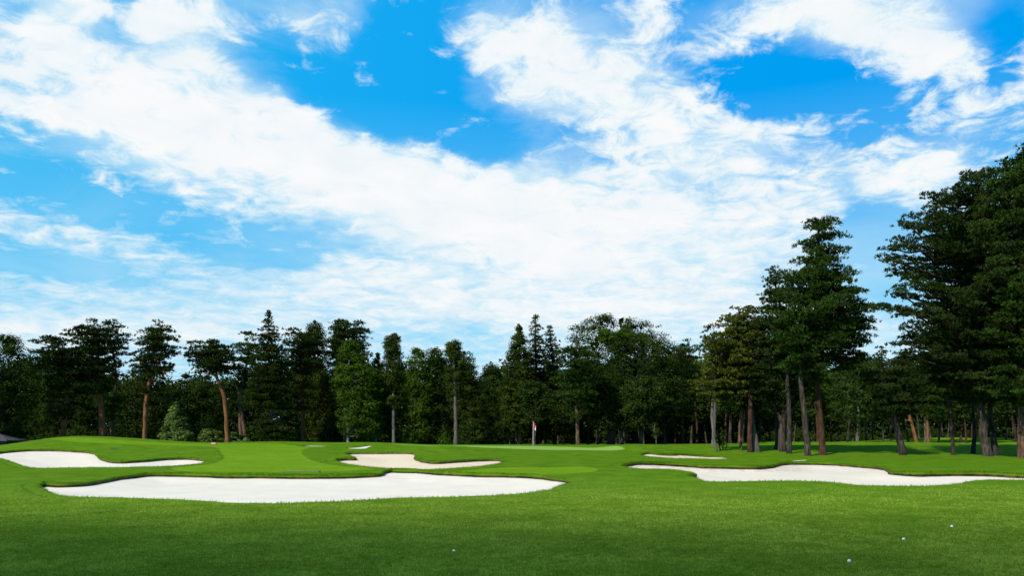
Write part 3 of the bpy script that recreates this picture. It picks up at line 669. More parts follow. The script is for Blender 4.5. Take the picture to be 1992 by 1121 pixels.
tree("shrub", "dark bush at the foot of the twin topped pine", "shrub", 90, 640, [(3,2,[(640,864),(640,850)])],
     [('clumps', [(815,625,660),(835,605,672),(864,600,680)], dict(cr=.5,size=.18))], 'broad', 'dark', G1)
tree("cypress_tree", "ball topped cypress on the straight tall grey trunk, left of the flag", "tree", 80, 887,
     [(8,4,[(887,869),(887,820),(886,770),(884,720),(882,680)])],
     [('clumps', [(662,874,892),(668,866,900),(686,862,902),(696,868,900),(706,856,915),(730,862,918),(745,868,908),(770,874,900)], dict(cr=.5,el=.8,size=.17,per=62))], 'cyp', 'grey', G1)
tree("broadleaf_tree", "tree with drooping side boughs behind the ball topped grey trunked cypress", "tree", 88, 912,
     [(8,3,[(912,868),(912,780),(905,710)])], [('clumps', [(684,898,908),(694,884,925),(712,868,932),(740,860,940),(800,864,960),(860,868,965)], dict(cr=.6,size=.18))], 'cyp', 'dark', G1)
tree("broadleaf_tree", "small rounded tree in the lowest notch of the skyline", "tree", 100, 952,
     [(6,3,[(952,868),(952,720)])], [('clumps', [(703,950,958),(712,938,970),(740,930,985),(860,925,990)], dict(cr=.65,size=.2))], 'broad', 'dark', G1)
tree("cypress_tree", "cypress with a small ball top, left of the pair of spires", "tree", 84, 1011,
     [(9,3,[(1011,870),(1011,800),(1011,720),(1010,650)])], [('clumps', [(632,1004,1014),(640,1000,1021),(652,1000,1022),(662,990,1028),(690,982,1040),(730,972,1045),(780,962,1050),(825,960,1052),(840,975,1040)], dict(cr=.5,el=.9,size=.18,per=62,shell=.25))], 'cyp', 'brown', G1)
tree("fir_tree", "taller pointed fir of the pair of spires behind the flag", "tree", 86, 1043,
     [(8,1.5,[(1043,870),(1043,760),(1042,618)])], [('sprays', [(615,1039,1043),(628,1034,1050),(650,1024,1064),(665,1026,1062),(700,1022,1072),(770,1015,1085),(850,1015,1085)], dict(dens=24))], 'cyp', 'dark', G1)
tree("fir_tree", "shorter pointed fir of the pair of spires behind the flag", "tree", 88, 1078,
     [(8,1.5,[(1080,870),(1078,760),(1070,636)])], [('sprays', [(633,1068,1072),(650,1062,1080),(668,1055,1092),(710,1052,1100),(780,1045,1110),(845,1045,1110)], dict(dens=24))], 'cyp', 'dark', G1)
tree("pine_tree", "layered pine with bright green flat boughs, straight trunk right of the flag", "tree", 78, 1124,
     [(8,3,[(1124,870),(1123,820),(1121,780),(1120,700),(1120,660)])],
     [('tiers', [(672,1090,1150),(690,1082,1162),(720,1075,1165),(750,1076,1168),(772,1085,1165),(785,1095,1150)], dict(PN,nb=7,gap=.05,step=.9)), ('tiers', [(798,1104,1150),(812,1100,1150)], dict(PN,gap=.3,nb=4))], 'pinel', 'brown', G1)
tree("broadleaf_tree", "highest broad domed tree behind the right part of the green", "tree", 96, 1190,
     [(20,8,[(1190,868),(1190,780),(1190,700)])],
     [('clumps', [(616,1160,1190),(624,1125,1240),(640,1104,1290),(665,1102,1302),(685,1106,1302),(720,1110,1300),(780,1120,1290),(815,1130,1280)], dict(cr=.85,size=.2,per=66,shell=.22,limbs=40))], 'broad', 'grey', G1)
tree("broadleaf_tree", "huge dark rounded tree in front of the highest domed tree", "tree", 84, 1248,
     [(9,6,[(1248,874),(1246,830),(1244,780),(1245,730)]), (7,4,[(1246,800),(1230,770),(1215,745)])],
     [('clumps', [(660,1190,1290),(676,1165,1335),(700,1160,1350),(750,1160,1354),(790,1168,1350),(815,1185,1335),(835,1195,1320)], dict(cr=.75,size=.18,per=66,shell=.22,limbs=36)), ('clumps', [(645,1165,1230),(655,1150,1250),(668,1155,1255)], dict(cr=.5,size=.18,leaf='lime'))], 'broad', 'grey', G1)
tree("broadleaf_tree", "dark tree with a leaning bare trunk under the left half of the highest dome", "tree", 86, 1212,
     [(10,5,[(1212,872),(1205,835),(1199,810),(1195,770)])],
     [('clumps', [(720,1180,1210),(740,1150,1230),(790,1145,1235),(815,1155,1225)], dict(cr=.6,size=.18))], 'broad', 'grey', G1)
tree("pine_tree", "small pine tops showing in the notch left of the yellowish tree", "tree", 92, 1328,
     [(7,3,[(1328,872),(1326,760),(1325,690)])], [('tiers', [(672,1318,1340),(682,1300,1345),(704,1300,1362),(740,1300,1365),(800,1300,1365)], dict(PN,nb=7,gap=0))], 'pine', 'dark', G1)
tree("sapling", "thin sapling with sparse leaves under the huge dark rounded tree", "tree", 76, 1279,
     [(3,1.5,[(1279,880),(1276,860),(1272,835)])], [('clumps', [(822,1268,1280),(835,1262,1290),(850,1266,1288)], dict(cr=.3,size=.15,per=22,n=.8))], 'broad', 'grey', G1)
# right-hand group, nearer
tree("pine_tree", "dark pine crown poking out left above the yellowish tree", "tree", 72, 1392,
     [(8,4,[(1388,880),(1390,800),(1386,720),(1378,660)])], [('tiers', [(628,1360,1372),(638,1358,1392),(664,1372,1400),(700,1362,1420),(735,1360,1430)], dict(PN,step=.7,pad=.7,gap=.05,w=.06,len=.24))], 'pine', 'grey', G2)
tree("broadleaf_tree", "yellowish green tree with flat sprays and a slim pale leaning trunk", "tree", 62, 1391,
     [(7,5,[(1394,886),(1388,850),(1385,810),(1386,780),(1395,730),(1410,680)])],
     [('tiers', [(598,1436,1470),(614,1408,1490),(636,1386,1505),(660,1364,1510),(690,1350,1510),(720,1346,1500),(750,1340,1490),(772,1345,1470),(786,1370,1450)], dict(step=.5,nb=8,pad=.75,thick=.16,len=.15,w=.09,k=5,dens=24,up=.1,upn=.5,gap=.12,spread=1.1,mid=True))], 'olive', 'grey', G2)
tree("broadleaf_tree", "dark tree filling the space behind the yellowish tree", "tree", 80, 1440,
     [(12,6,[(1441,880),(1441,830),(1441,760)])], [('clumps', [(640,1440,1500),(680,1400,1520),(740,1380,1530),(800,1385,1520)], dict(cr=.7,size=.18))], 'broad', 'brown', G2)
tree("pine_tree", "pine on the thick reddish trunk under the yellowish tree", "tree", 61, 1459,
     [(12,8,[(1459,888),(1458,850),(1458,800),(1458,760),(1465,700),(1472,640)])],
     [('tiers', [(640,1455,1500),(680,1440,1520),(730,1430,1520),(760,1440,1510)], dict(PN,step=.8,w=.055,len=.22,dens=14))], 'pine', 'red_shade', G2)
tree("broadleaf_tree", "short dark stump like trunk close right of the thick reddish trunk", "tree", 61.5, 1471,
     [(17,7,[(1472,888),(1467,855),(1462,820),(1462,780)])], [('clumps', [(740,1450,1480),(770,1440,1490),(800,1450,1485)], dict(cr=.4,size=.16,n=.7))], 'broad', 'grey', G2)
tree("broadleaf_tree", "slender dark trunk left of the thick reddish trunk, with a small crown", "tree", 63, 1441,
     [(7,5,[(1441,888),(1440,850),(1443,800),(1445,770)])], [('clumps', [(730,1430,1455),(760,1420,1465),(800,1430,1460)], dict(cr=.45,size=.16,n=.7))], 'broad', 'brown', G2)
tree("shrub", "small many stemmed bush beside the slim pale leaning trunk", "shrub", 63, 1406,
     [(3,2,[(1404,884),(1399,872),(1396,860)]), (3,2,[(1406,884),(1408,872),(1407,860)]), (3,2,[(1408,884),(1414,872),(1416,862)])],
     [('clumps', [(835,1395,1410),(848,1390,1418),(864,1392,1418)], dict(cr=.32,size=.13,per=30))], 'broad', 'dark', G2)
tree("broadleaf_tree", "gnarled tree with thick furrowed grey trunk and spreading boughs", "tree", 62, 1522,
     [(18,10,[(1522,887),(1520,850),(1524,820),(1527,780),(1530,720),(1528,670)]), (8,4,[(1523,830),(1512,800),(1500,780)]), (9,5,[(1526,790),(1545,760),(1565,735)]), (7,4,[(1529,740),(1512,710),(1505,690)])],
     [('clumps', [(640,1510,1560),(670,1480,1590),(720,1478,1600),(760,1490,1600),(790,1500,1560)], dict(cr=.6,size=.15,per=60,n=.9))], 'broad', 'grey_shade', G2)
tree("broadleaf_tree", "dark bulky trunk close left of the gnarled grey trunk", "tree", 64, 1511,
     [(13,8,[(1511,886),(1513,850),(1512,810),(1508,770)])], [('clumps', [(745,1490,1520),(775,1485,1525),(800,1495,1520)], dict(cr=.45,size=.16,n=.7))], 'broad', 'dark', G2)
BIG = dict(step=.74, nb=8, pad=.92, thick=.22, len=.20, w=.05, k=7, dens=22, gap=.04, up=.18)
tree("pine_tree", "tallest pine of the middle right, tiered crown above the lighter of two trunks", "tree", 57, 1573,
     [(15,5,[(1573,889),(1568,840),(1563,790),(1557,735),(1565,680),(1580,600),(1592,520),(1592,440)])],
     [('tiers', [(432,1586,1600),(440,1562,1632),(452,1548,1640),(480,1560,1655),(498,1552,1662),(520,1545,1650),(545,1520,1672),(570,1500,1690),(600,1490,1710),(632,1488,1728),(650,1490,1700),(680,1500,1690)], dict(BIG)),
      ('tiers', [(700,1510,1640),(730,1530,1620)], dict(BIG,gap=.2))], 'pinel', 'grey_shade', G2)
tree("pine_tree", "pine with a reddish straight trunk, right of the two under the tiered crown", "tree", 58, 1602,
     [(16,6,[(1602,890),(1599,840),(1596,790),(1590,730),(1600,680),(1630,620)])],
     [('tiers', [(600,1600,1690),(625,1590,1700),(650,1580,1705),(690,1590,1690),(715,1600,1690)], dict(BIG,gap=.1,mid=True)),
      ('tiers', [(725,1560,1610),(740,1550,1620)], dict(BIG,gap=.2))], 'pine', 'red_shade', G2)
tree("pine_tree", "left shoulder pine with spiky top, below the tiered crown", "tree", 60, 1535,
     [(12,4,[(1535,888),(1536,800),(1530,700),(1520,600),(1508,540)])],
     [('tiers', [(522,1492,1506),(532,1486,1532),(552,1486,1550),(575,1470,1550),(600,1462,1560),(625,1450,1560),(650,1462,1560),(680,1475,1560),(710,1490,1550)], dict(BIG,gap=.04))], 'pine', 'dark', G2)
tree("broadleaf_tree", "fresh green tree behind the gap between the two tall pine groups", "tree", 84, 1668,
     [(7,3,[(1668,876),(1668,800),(1668,720)])], [('clumps', [(690,1640,1680),(705,1615,1712),(750,1605,1722),(790,1612,1716),(815,1620,1700)], dict(cr=.6,size=.16,n=.9))], 'pinel', 'grey', G2)
tree("broadleaf_tree", "leaning trunk forking upwards under dark foliage, alone on the shaded lawn", "tree", 58, 1757,
     [(17,9,[(1757,889),(1750,862),(1744,835),(1736,800),(1727,775),(1718,750),(1712,720)]), (7,4,[(1736,800),(1740,775),(1750,750)])],
     [('tiers', [(725,1680,1760),(745,1668,1790),(775,1690,1800),(805,1700,1790)], dict(BIG,gap=.05,step=.8,nb=9,mid=True,depth=1.5))], 'pine', 'grey_shade', G2)
tree("pine_tree", "sloping orange trunk catching the sun on the far lawn", "tree", 98, 1785,
     [(6.5,4,[(1785,866),(1779,840),(1772,815),(1766,795),(1771,775),(1767,755),(1760,725)]), (3,1.5,[(1776,825),(1768,818),(1760,818)])],
     [('tiers', [(690,1745,1785),(712,1730,1800),(740,1735,1800)], dict(PN,gap=.2))], 'pine', 'red', G2)
tree("pine_tree", "short orange trunk beside a grey one on the far lawn", "tree", 98, 1806,
     [(5,3,[(1806,866),(1805,830),(1803,810),(1808,790),(1806,760)])], [('tiers', [(740,1790,1830),(765,1780,1840),(810,1790,1830)], dict(PN,gap=.1))], 'pinel', 'red', G2)
tree("cypress_tree", "grey straight trunk touching the short orange trunk on the far lawn", "tree", 99, 1800,
     [(4.5,3,[(1800,865),(1800,820),(1800,760)])], [('clumps', [(700,1790,1820),(750,1780,1830),(800,1785,1825)], dict(cr=.7,size=.2,n=.8))], 'broad', 'grey', G2)
tree("pine_tree", "slim dark trunk bending left, between the forking trunk and the thickest trunk", "tree", 58, 1854,
     [(9,5,[(1854,888),(1853,860),(1850,820),(1846,780),(1836,740),(1832,700)])],
     [('tiers', [(610,1800,1860),(650,1780,1880),(690,1770,1890),(720,1790,1880),(745,1800,1870)], dict(BIG,gap=.08))], 'pine', 'dark', G2)
tree("pine_tree", "crooked dark trunk just left of the thickest trunk", "tree", 60, 1892,
     [(10,5,[(1892,889),(1896,862),(1893,830),(1890,800),(1894,770),(1890,720)]), (4,2,[(1893,825),(1886,800),(1888,780)])],
     [('tiers', [(640,1860,1900),(680,1850,1915),(720,1840,1920),(760,1860,1915)], dict(BIG,gap=.08))], 'pine', 'dark', G2)
BG2 = dict(BIG, nb=9, dens=24, pad=.80, up=.15, gap=.10, thick=.19)
tree("pine_tree", "giant pine with long boughs reaching left over the lawn, on the thickest trunk", "tree", 56, 1922,
     [(21,8,[(1922,889),(1918,850),(1912,780),(1906,700),(1900,600),(1895,480),(1892,360)])],
     [('tiers', [(337,1886,1898),(352,1850,1925),(375,1835,1950),(402,1762,1960),(425,1756,1975),(440,1770,1980),(472,1698,1985),(490,1708,1990),(508,1730,1992),(528,1714,1995),(545,1722,2000),(575,1702,2000),(590,1714,2005),(620,1730,2005),(642,1720,2005),(665,1735,2000),(700,1750,1990),(740,1800,1980),(775,1840,1970)], dict(BG2, step=.88, depth=1.25))], 'pine', 'grey_shade', G2)
tree("pine_tree", "highest pine in the photo, its top cut off by the right edge", "tree", 53, 1992,
     [(22,9,[(1990,888),(1986,840),(1984,760),(1980,640),(1985,500),(1992,330)])],
     [('tiers', [(283,1985,2000),(300,1958,2030),(318,1930,2040),(345,1920,2060),(380,1905,2070),(430,1890,2090),(500,1880,2110),(580,1870,2120),(660,1875,2120),(720,1890,2110),(780,1900,2090)], dict(BG2, step=.78, depth=1.2))], 'pinel', 'brown', G2)
tree("pine_tree", "dark companion trunk leaning against the thickest trunk", "tree", 57.5, 1937,
     [(15,7,[(1937,890),(1930,855),(1924,810),(1922,740),(1930,640)])],
     [('tiers', [(600,1880,1960),(650,1860,1975),(710,1855,1975),(760,1880,1965)], dict(BIG,gap=.05))], 'pine', 'dark', G2)
tree("pine_tree", "pine standing outside the right edge whose boughs fill the corner", "tree", 58, 2060,
     [(24,8,[(2060,888),(2055,760),(2050,600),(2050,400)])],
     [('tiers', [(330,2040,2060),(400,1990,2110),(500,1965,2130),(620,1955,2140),(740,1960,2130)], dict(BIG, nb=7, dens=14))], 'pine', 'brown', G2)
# ------------------------------------------------------------------ the wood behind: kinds built once, then copied
def kind_pine(seed, lean, leaf, bark, h=12.0, w=.30):
    rng = np.random.default_rng(seed); wood = Bag(); fol = Bag(); top = (lean*h*.5, rng.normal(0, .3), h*.97)
    s = np.linspace(0, 1, 14); P = np.stack([top[0]*s+.25*np.sin(s*5+seed), top[1]*s, top[2]*s], 1); P[:, 0] -= P[0, 0]
    r = w*.5*(1-.72*s)*(1+.4*np.exp(-s*h/.4)); V, f = tube(P, r, 8, rng, .03); wood.add(V, f)
    ax = lambda z: (float(np.interp(z, P[:, 2], P[:, 0])), float(np.interp(z, P[:, 2], P[:, 1])))
    prof = np.array([(h*.33, top[0]-.9, top[0]+.9), (h*.45, top[0]-1.4, top[0]+1.4), (h*.6, top[0]-2.6, top[0]+2.4), (h*.8, top[0]-2.4, top[0]+2.5), (h*.93, top[0]-1.4, top[0]+1.3), (h, top[0]-.3, top[0]+.3)])
    crown_tiers(fol, wood, prof, ax, dict(step=1.0, nb=5, dens=7, k=5, w=.11, len=.32, gap=.15), rng)
    return fol.mesh("crown", [LM[leaf]]), wood.mesh("trunk", [BM[bark]], smooth=True, tone=False)
def kind_broad(seed, lean, leaf, bark, h=11.0, w=.34, low=.35):
    rng = np.random.default_rng(seed); wood = Bag(); fol = Bag(); s = np.linspace(0, 1, 12)
    P = np.stack([lean*h*s*.6, .1*np.sin(s*4), h*.8*s], 1); r = w*.5*(1-.7*s)*(1+.4*np.exp(-s*h/.4)); V, f = tube(P, r, 8, rng, .03); wood.add(V, f)
    ax = lambda z: (float(np.interp(z, P[:, 2], P[:, 0])), float(np.interp(z, P[:, 2], P[:, 1])))
    c = lean*h*.4; q = 3.3
    prof = np.array([(h*low, c-q*.6, c+q*.6), (h*(low+.15), c-q, c+q), (h*.75, c-q, c+q*.95), (h*.92, c-q*.6, c+q*.6), (h, c-q*.15, c+q*.15)])
    crown_clumps(fol, wood, prof, ax, dict(cr=1.0, size=.30, per=38, n=1.0, limbs=14), rng)
    return fol.mesh("crown", [LM[leaf]]), wood.mesh("trunk", [BM[bark]], smooth=True, tone=False)
KINDS = [("pine_tree", kind_pine(31, .10, 'pine', 'grey_shade')), ("pine_tree", kind_pine(32, -.12, 'pinel', 'red_shade', 13)),  # back trunks take the darkened barks in place of shade
         ("broadleaf_tree", kind_broad(33, .05, 'broad', 'grey_shade')), ("broadleaf_tree", kind_broad(34, -.16, 'broad', 'grey_shade', 12, .30, .34)),
         ("pine_tree", kind_pine(35, .22, 'pine', 'dark', 14, .36)), ("broadleaf_tree", kind_broad(36, .02, 'broad', 'dark', 10, .26, .25))]
ZL = {'a': ("dark tree deep in the wood behind the flag and the domed trees", "trees in the wood behind the flag"),
      'b': ("shaded tree in the wood seen under the boughs left of the gnarled trunk", "trees behind the yellowish tree"),
      'c': ("tree in the row beyond the shaded lawn, trunk bare to mid height", "trees beyond the shaded lawn"),
      'd': ("tree standing on the far bank behind the thick trunks at the right edge", "trees on the far bank"),
      'e': ("dark tree deep in the wood behind the lit pine trunks on the left", "trees behind the left pines")}
KB = {}
rr = random.Random(5)
def back_tree(px, D, k, sc, zone, rot=None):
    nm, (cm, tm) = KINDS[k]; x = (px-CX)/F*D; z = gz(x, D)-.05
    root = empty(nm, (x, D, z)); root.rotation_euler = (0, 0, rot if rot is not None else rr.uniform(-.6, .6)+(3.14159 if rr.random() < .5 else 0)); root.scale = (sc, sc, sc*rr.uniform(.95, 1.1))
    lb, gr = ZL[zone]; tag(root, lb, "tree", gr)
    if k not in KB: KB[k] = (bpy.data.objects.new("crown", cm), bpy.data.objects.new("trunk", tm))
    for src in KB[k]:
        c = src.copy(); c.parent = root; S.collection.objects.link(c)
for px in range(985, 1300, 26): back_tree(px+rr.uniform(-9, 9), rr.uniform(92, 112), rr.choice([0, 2, 3, 5]), rr.uniform(.75, 1.0), 'a')
for px in range(1000, 1300, 42): back_tree(px+rr.uniform(-12, 12), rr.uniform(76, 88), rr.choice([3, 5, 2]), rr.uniform(.55, .75), 'a')
for px in range(1290, 1560, 17): back_tree(px+rr.uniform(-7, 7), rr.uniform(84, 125), rr.choice([0, 1, 2, 3, 5]), rr.uniform(.8, 1.05), 'b')
for px in range(1560, 2030, 17): back_tree(px+rr.uniform(-7, 7), rr.uniform(99, 122), rr.choice([0, 1, 2, 3, 4, 4, 5]), rr.uniform(.7, 1.0), 'c')
for px in range(1830, 2080, 30): back_tree(px+rr.uniform(-9, 9), rr.uniform(126, 142), rr.choice([0, 1, 2, 3]), rr.uniform(.9, 1.1), 'd')
for px in range(-60, 980, 52): back_tree(px+rr.uniform(-12, 12), rr.uniform(101, 110), rr.choice([2, 5, 3]), rr.uniform(.8, 1.0), 'e')

# the far wood that closes the view reads as one mass
def far_wood():
    rng = np.random.default_rng(77); fol = Bag()
    tp = np.array([(-500,700),(0,715),(60,700),(250,745),(330,752),(380,748),(430,752),(540,710),(760,730),(860,705),(940,735),(1000,730),(1350,715),(1500,710),(1690,712),(1992,690),(2600,690)])
    N = 40000; px = np.where(rng.random(N) < .6, rng.uniform(1150, 2500, N), rng.uniform(-450, 1300, N)); D = 116+30*sst(1250, 1600, px)+rng.uniform(0, 7, N)
    ytop = np.interp(px, tp[:, 0], tp[:, 1])+10*np.sin(px*.11)+6*np.sin(px*.043); x = (px-CX)/F*D
    zt = EYE+(HY-ytop)/F*D; zb = base_z(x, D); z = zb+(zt-zb)*rng.random(N)**1.15
    C = np.stack([x, D, z], 1); R_ = rng.uniform(.7, 1.5, N); per = 9; ix = np.repeat(np.arange(N), per); m = len(ix)
    dv = nrm(rng.normal(0, 1, (m, 3))); P = C[ix]+dv*R_[ix][:, None]*(rng.random(m)**.4)[:, None]
    fol.add(*leaves(P, dv+np.array([[0, -.2, .4]]), .62, rng.uniform(.05, .6, N)[ix], rng))
    return tag(obj("far_wood", fol.mesh("far_wood", [LM['broad']])), "dark far wood closing the view behind all the single trees", "wood", None, "stuff")
far_wood()

# low shaded undergrowth at the foot of the left and middle wood
def undergrowth(seed, N, p0, p1, d0, d1, label):
    rng = np.random.default_rng(seed); fol = Bag(); px = rng.uniform(p0, p1, N); D = rng.uniform(d0, d1, N); x = (px-CX)/F*D
    z = base_z(x, D)+rng.random(N)*(1.6+.9*np.sin(px*.05)+.6*np.sin(px*.021+1)); C = np.stack([x, D, z], 1); per = 26; ix = np.repeat(np.arange(N), per); m = len(ix)
    dv = nrm(rng.normal(0, 1, (m, 3))); P = C[ix]+dv*.6*(rng.random(m)**.4)[:, None]
    fol.add(*leaves(P, dv+np.array([[0, -.2, .5]]), .26, rng.uniform(.1, .8, N)[ix], rng))
    return tag(obj("undergrowth", fol.mesh("undergrowth", [LM['broad']])), label, "undergrowth", None, "stuff")
undergrowth(78, 1700, -100, 1000, 93, 101, "low leafy undergrowth along the foot of the left wood")
undergrowth(79, 3200, 980, 2300, 136, 146, "dark undergrowth closing the view behind the right trunks")
# ------------------------------------------------------------------ small things on the course
def simple(name, col, rough=.6, emit=None):
    m, t, p = mat(name); tc = t.new('ShaderNodeTexCoord').outputs['Object']
    t.put(p.inputs['Base Color'], t.mix(t.ss(t.noise(tc, 12, 3, .6), .35, .7, 0, .25), col, tuple(c*.7 for c in col[:3])+(1,))); p.inputs['Roughness'].default_value = rough
    return m
M_white = simple("white_paint", (.8, .8, .78, 1), .4); M_red = simple("red_cloth", (.62, .02, .03, 1), .8); M_cloth = simple("white_cloth", (.8, .78, .76, 1), .8)
M_cup = simple("cup_shade", (.03, .03, .03, 1)); M_wood = simple("grey_handle", (.16, .15, .14, 1)); M_roof = simple("roof_tin", (.05, .05, .052, 1), .7); M_wall = simple("hut_wall", (.05, .045, .04, 1), .9)
M_pink = simple('faded_board', (.62, .42, .38, 1), .6); M_redp = simple("red_plastic", (.55, .05, .03, 1), .4)
def ring_tube(path, rad, k=10): V, f = tube(path, rad, k); return V, f
def part(name, root, pieces, m, smooth=True):
    b_ = Bag(); [b_.add(V, f) for V, f in pieces]; return obj(name, b_.mesh(name, [m], smooth=smooth, tone=False), root)
def box(cx_, cy_, cz, sx, sy, sz):
    v = np.array([(a, b_, c) for a in (-.5, .5) for b_ in (-.5, .5) for c in (-.5, .5)])*[sx, sy, sz]+[cx_, cy_, cz]
    return v, np.array([(0,1,3,2),(4,6,7,5),(0,4,5,1),(2,3,7,6),(0,2,6,4),(1,5,7,3)])
D = 66.0; fx_, fy_ = (1037-CX)/F*D, D; fz = gz(fx_, fy_)
fl = tag(empty("flagstick", (fx_, fy_, fz)), "white flagstick with a limp red and white flag on the green", "flag")
part("pole", fl, [tube([(0,0,.0),(0,0,.45),(.01,0,1.2),(.02,0,2.05)], [.014,.018,.018,.016], 8)], M_white)
part("hole_cup", fl, [tube([(0,0,-.1),(0,0,.034)], [.054,.054], 14)], M_cup)
# drooping cloth: folds hang from the top of the pole
def cloth(u0, u1, nu=8, nv=12):
    us = np.linspace(u0, u1, nu); vs = np.linspace(0, 1, nv); V = []
    for u_ in us:
        for v_ in vs:
            sag = u_*.42; V.append((.02+u_*.20+.03*math.sin(u_*14+v_*2)*(1-v_*.3), .05*math.sin(u_*11+v_*1.5), 2.05-v_*.34-sag*(.9+.3*v_)-.02*math.sin(u_*9)))
    V = np.array(V); ii = (np.arange(nu-1)[:, None]*nv+np.arange(nv-1)[None]).ravel(); f = np.stack([ii, ii+1, ii+1+nv, ii+nv], 1)
    W_ = np.vstack([V, V+[0, .006, 0]]); return W_, np.vstack([f, f[:, ::-1]+len(V)])
fo = part("flag", fl, [cloth(0, .48)], M_red)
part("flag_patch", fl, [cloth(.47, .85)], M_cloth)
part("flag_tip", fl, [cloth(.84, 1.0)], M_red)

BL = ["golf ball farthest from the camera, at the right on the near turf", "middle golf ball of the three at the right", "golf ball closest to the bottom edge, at the lower right", "pale golf ball alone at the bottom centre"]
def uv_ball(r, nu=20, nv=12):
    V = []; 
    for j in range(nv+1):
        for i in range(nu):
            th = j/nv*math.pi; ph = i/nu*2*math.pi; rr_ = r*(1-.012*((i+j) % 2)); V.append((rr_*math.sin(th)*math.cos(ph), rr_*math.sin(th)*math.sin(ph), rr_*math.cos(th)))
    ii = np.array([(j*nu+i, (j+1)*nu+i, (j+1)*nu+(i+1) % nu, j*nu+(i+1) % nu) for j in range(nv) for i in range(nu)]); return np.array(V), ii
bme = None
for k, (bx, by) in enumerate([(1851.5, 1030), (1758, 1056), (1652, 1100), (883, 1078)]):
    gx_, gy_ = unproject(bx, by)
    if bme is None:
        V, f = uv_ball(.0255); bme = mesh("golf_ball", V, f, mats=[M_white], smooth=True)
    tag(obj("golf_ball", bme, None, (gx_, gy_, gz(gx_, gy_)+.03+(.016 if k < 3 else .0))), BL[k], "golf ball", "golf balls on the near turf")

def rake(px, py, ang, label):
    gx_, gy_ = unproject(px, py); r = tag(empty("bunker_rake", (gx_, gy_, gz(gx_, gy_)+.06)), label, "rake", "rakes lying beside the bunkers"); r.rotation_euler = (0, 0, ang)
    part("handle", r, [tube([(-.75,0,.0),(0,0,.02),(.75,0,.03)], [.016,.016,.016], 8)], M_wood)
    part("head", r, [box(.77, 0, .03, .05, .55, .035)]+[box(.77, y_, -.02, .012, .012, .08) for y_ in np.linspace(-.25, .25, 12)], M_wood, False)
rake(585, 921.2, .15, "dark rake lying on the mown strip behind the longest bunker"); rake(222, 875, -1.1, "grey rake lying on the mound right of the left bunker")
# red and white markers
gx_, gy_ = unproject(415, 866.5)
mk = tag(empty("yardage_marker", (gx_, gy_, gz(gx_, gy_))), "low red and white marker standing on the mown strip near the wood", "marker")
part("board", mk, [box(0, 0, .13, .34, .05, .11)], M_pink, False)
part("post", mk, [box(-.21, 0, .10, .06, .07, .22)], M_redp, False); part("post", mk, [box(.21, 0, .10, .06, .07, .22)], M_redp, False)
# hut roof at the left edge
D = 78.0; hx = (-6-CX)/F*D; hz = gz(hx, D)
hut = tag(empty("hut", (hx, D, hz)), "small grey hip roofed hut half hidden at the left edge behind the mound", "hut")
x0_, x1_, zt_, ze_ = -2.6, 2.1, (EYE+(HY-845)/F*D)-hz, (EYE+(HY-857)/F*D)-hz
V = np.array([(x0_,-1.8,ze_),(x1_,-1.8,ze_),(x1_,1.8,ze_),(x0_,1.8,ze_),(-.9,0,zt_),(.35,0,zt_)]); V = np.vstack([V, V-[0,0,.10]])
part("roof", hut, [(V, np.array([(0,1,5,4),(2,3,4,5),(1,2,5,5),(3,0,4,4),(0,6,7,1),(1,7,8,2),(2,8,9,3),(3,9,6,0)]))], M_roof, False)
part("wall", hut, [box(-.25, 0, (ze_-.1)/2-.1, 4.1, 3.0, ze_+.1)], M_wall, False)
part("ridge_cap", hut, [tube([(-.9,0,zt_+.01),(.35,0,zt_+.01)], [.05,.05], 6), tube([(.35,0,zt_),(2.1,-1.8,ze_+.02)], [.04,.04], 6)], M_roof)

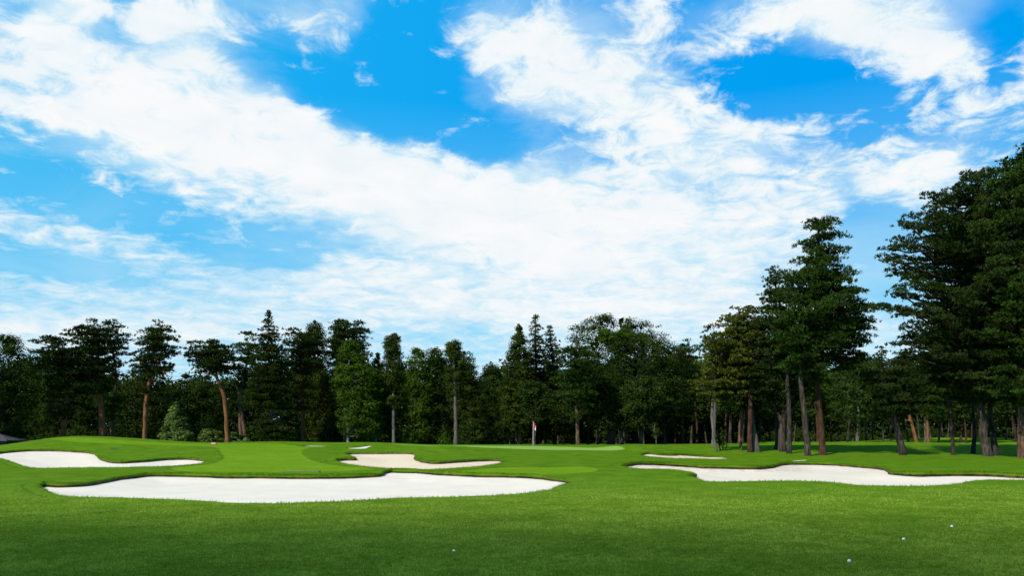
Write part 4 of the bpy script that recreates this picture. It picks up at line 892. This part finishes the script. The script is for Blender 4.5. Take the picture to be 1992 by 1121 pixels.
# ------------------------------------------------------------------ blades of the near turf: nobody could count them
def near_grass():
    rng = np.random.default_rng(91); n = 520000
    D = 7.5*np.exp(rng.random(n)*math.log(27.0/7.5)); x = rng.uniform(-.74, .74, n)*D
    keep = rng.random(n) < sst(28, 19, D)*.999; D = D[keep]; x = x[keep]
    PP_ = np.stack([x, D], 1); ok = np.ones(len(x), bool)
    for b_ in BUNK[:4]: ok &= sdist_far(PP_, b_['loop']) > .05
    x = x[ok]; D = D[ok]; n = len(x)
    cl = vnoise(x*9, D*9, 3)*.38+vnoise(x*1.5, D*1.5, 8)*.34+vnoise(x*.45, D*.45, 11)*.28; cl = np.clip((cl-.5)*1.9+.5, 0, 1)
    z = base_z(x, D)+.025; P = np.stack([x, D, z], 1)
    d_ = nrm(np.stack([rng.normal(0, .55, n), rng.normal(0, .55, n), np.ones(n)], 1)); ln = rng.uniform(.018, .042, n)*(.7+.7*cl)
    side = nrm(np.cross(d_, rng.normal(0, 1, (n, 3))))*(.0025+.00020*D)[:, None]
    V = np.stack([P-side, P+side, P+d_*ln[:, None]], 1).reshape(-1, 3); tn = np.repeat(np.clip(.15+.75*cl+rng.normal(0, .2, n), 0, 1), 3)
    m = leaf_mat("grass_blades", (0.055, 0.110, 0.002, 1), (0.37, 0.48, 0.065, 1), .32)
    return tag(obj("grass", mesh("grass", V, np.arange(3*n).reshape(-1, 3), mats=[m], attr={'tone': tn})), "short rough grass blades of the near turf", "grass", None, "stuff")
near_grass()
# an unseen body of vapour, added behind the camera to dim the near turf
def shade_cloud():
    nu, nv = 48, 24; H = 420.0; tx, ty = -30.0, -5.0
    cx_ = tx+sunv[0]/sunv[2]*H; cy_ = ty+sunv[1]/sunv[2]*H
    th = np.linspace(0, np.pi, nv+1)[:, None]; ph = np.linspace(0, 2*np.pi, nu, endpoint=False)[None]
    X_ = np.sin(th)*np.cos(ph); Y_ = np.sin(th)*np.sin(ph); Z_ = np.cos(th)*np.ones_like(ph)
    k = 1+.10*np.sin(X_*5+1)*np.sin(Y_*6)+.06*np.sin(Z_*7+X_*8)
    V = np.stack([X_*k*60, Y_*k*21, Z_*k*16], -1).reshape(-1, 3)
    ii = np.array([(j*nu+i, (j+1)*nu+i, (j+1)*nu+(i+1) % nu, j*nu+(i+1) % nu) for j in range(nv) for i in range(nu)])
    m = bpy.data.materials.new("shade_cloud_vapour"); m.use_nodes = True; t = NT(m.node_tree); t.n.clear(); o = t.new('ShaderNodeOutputMaterial')
    v_ = t.new('ShaderNodeVolumePrincipled'); v_.inputs['Density'].default_value = .060; v_.inputs['Color'].default_value = (.9, .9, .9, 1); v_.inputs['Anisotropy'].default_value = .2
    t.l.new(v_.outputs[0], o.inputs['Volume'])
    return tag(obj("shade_cloud", mesh("shade_cloud", V, ii, mats=[m], smooth=True), None, (cx_, cy_, H)), "unseen vapour puff added behind the viewer to shade the near turf", None, None, "structure")
shade_cloud()
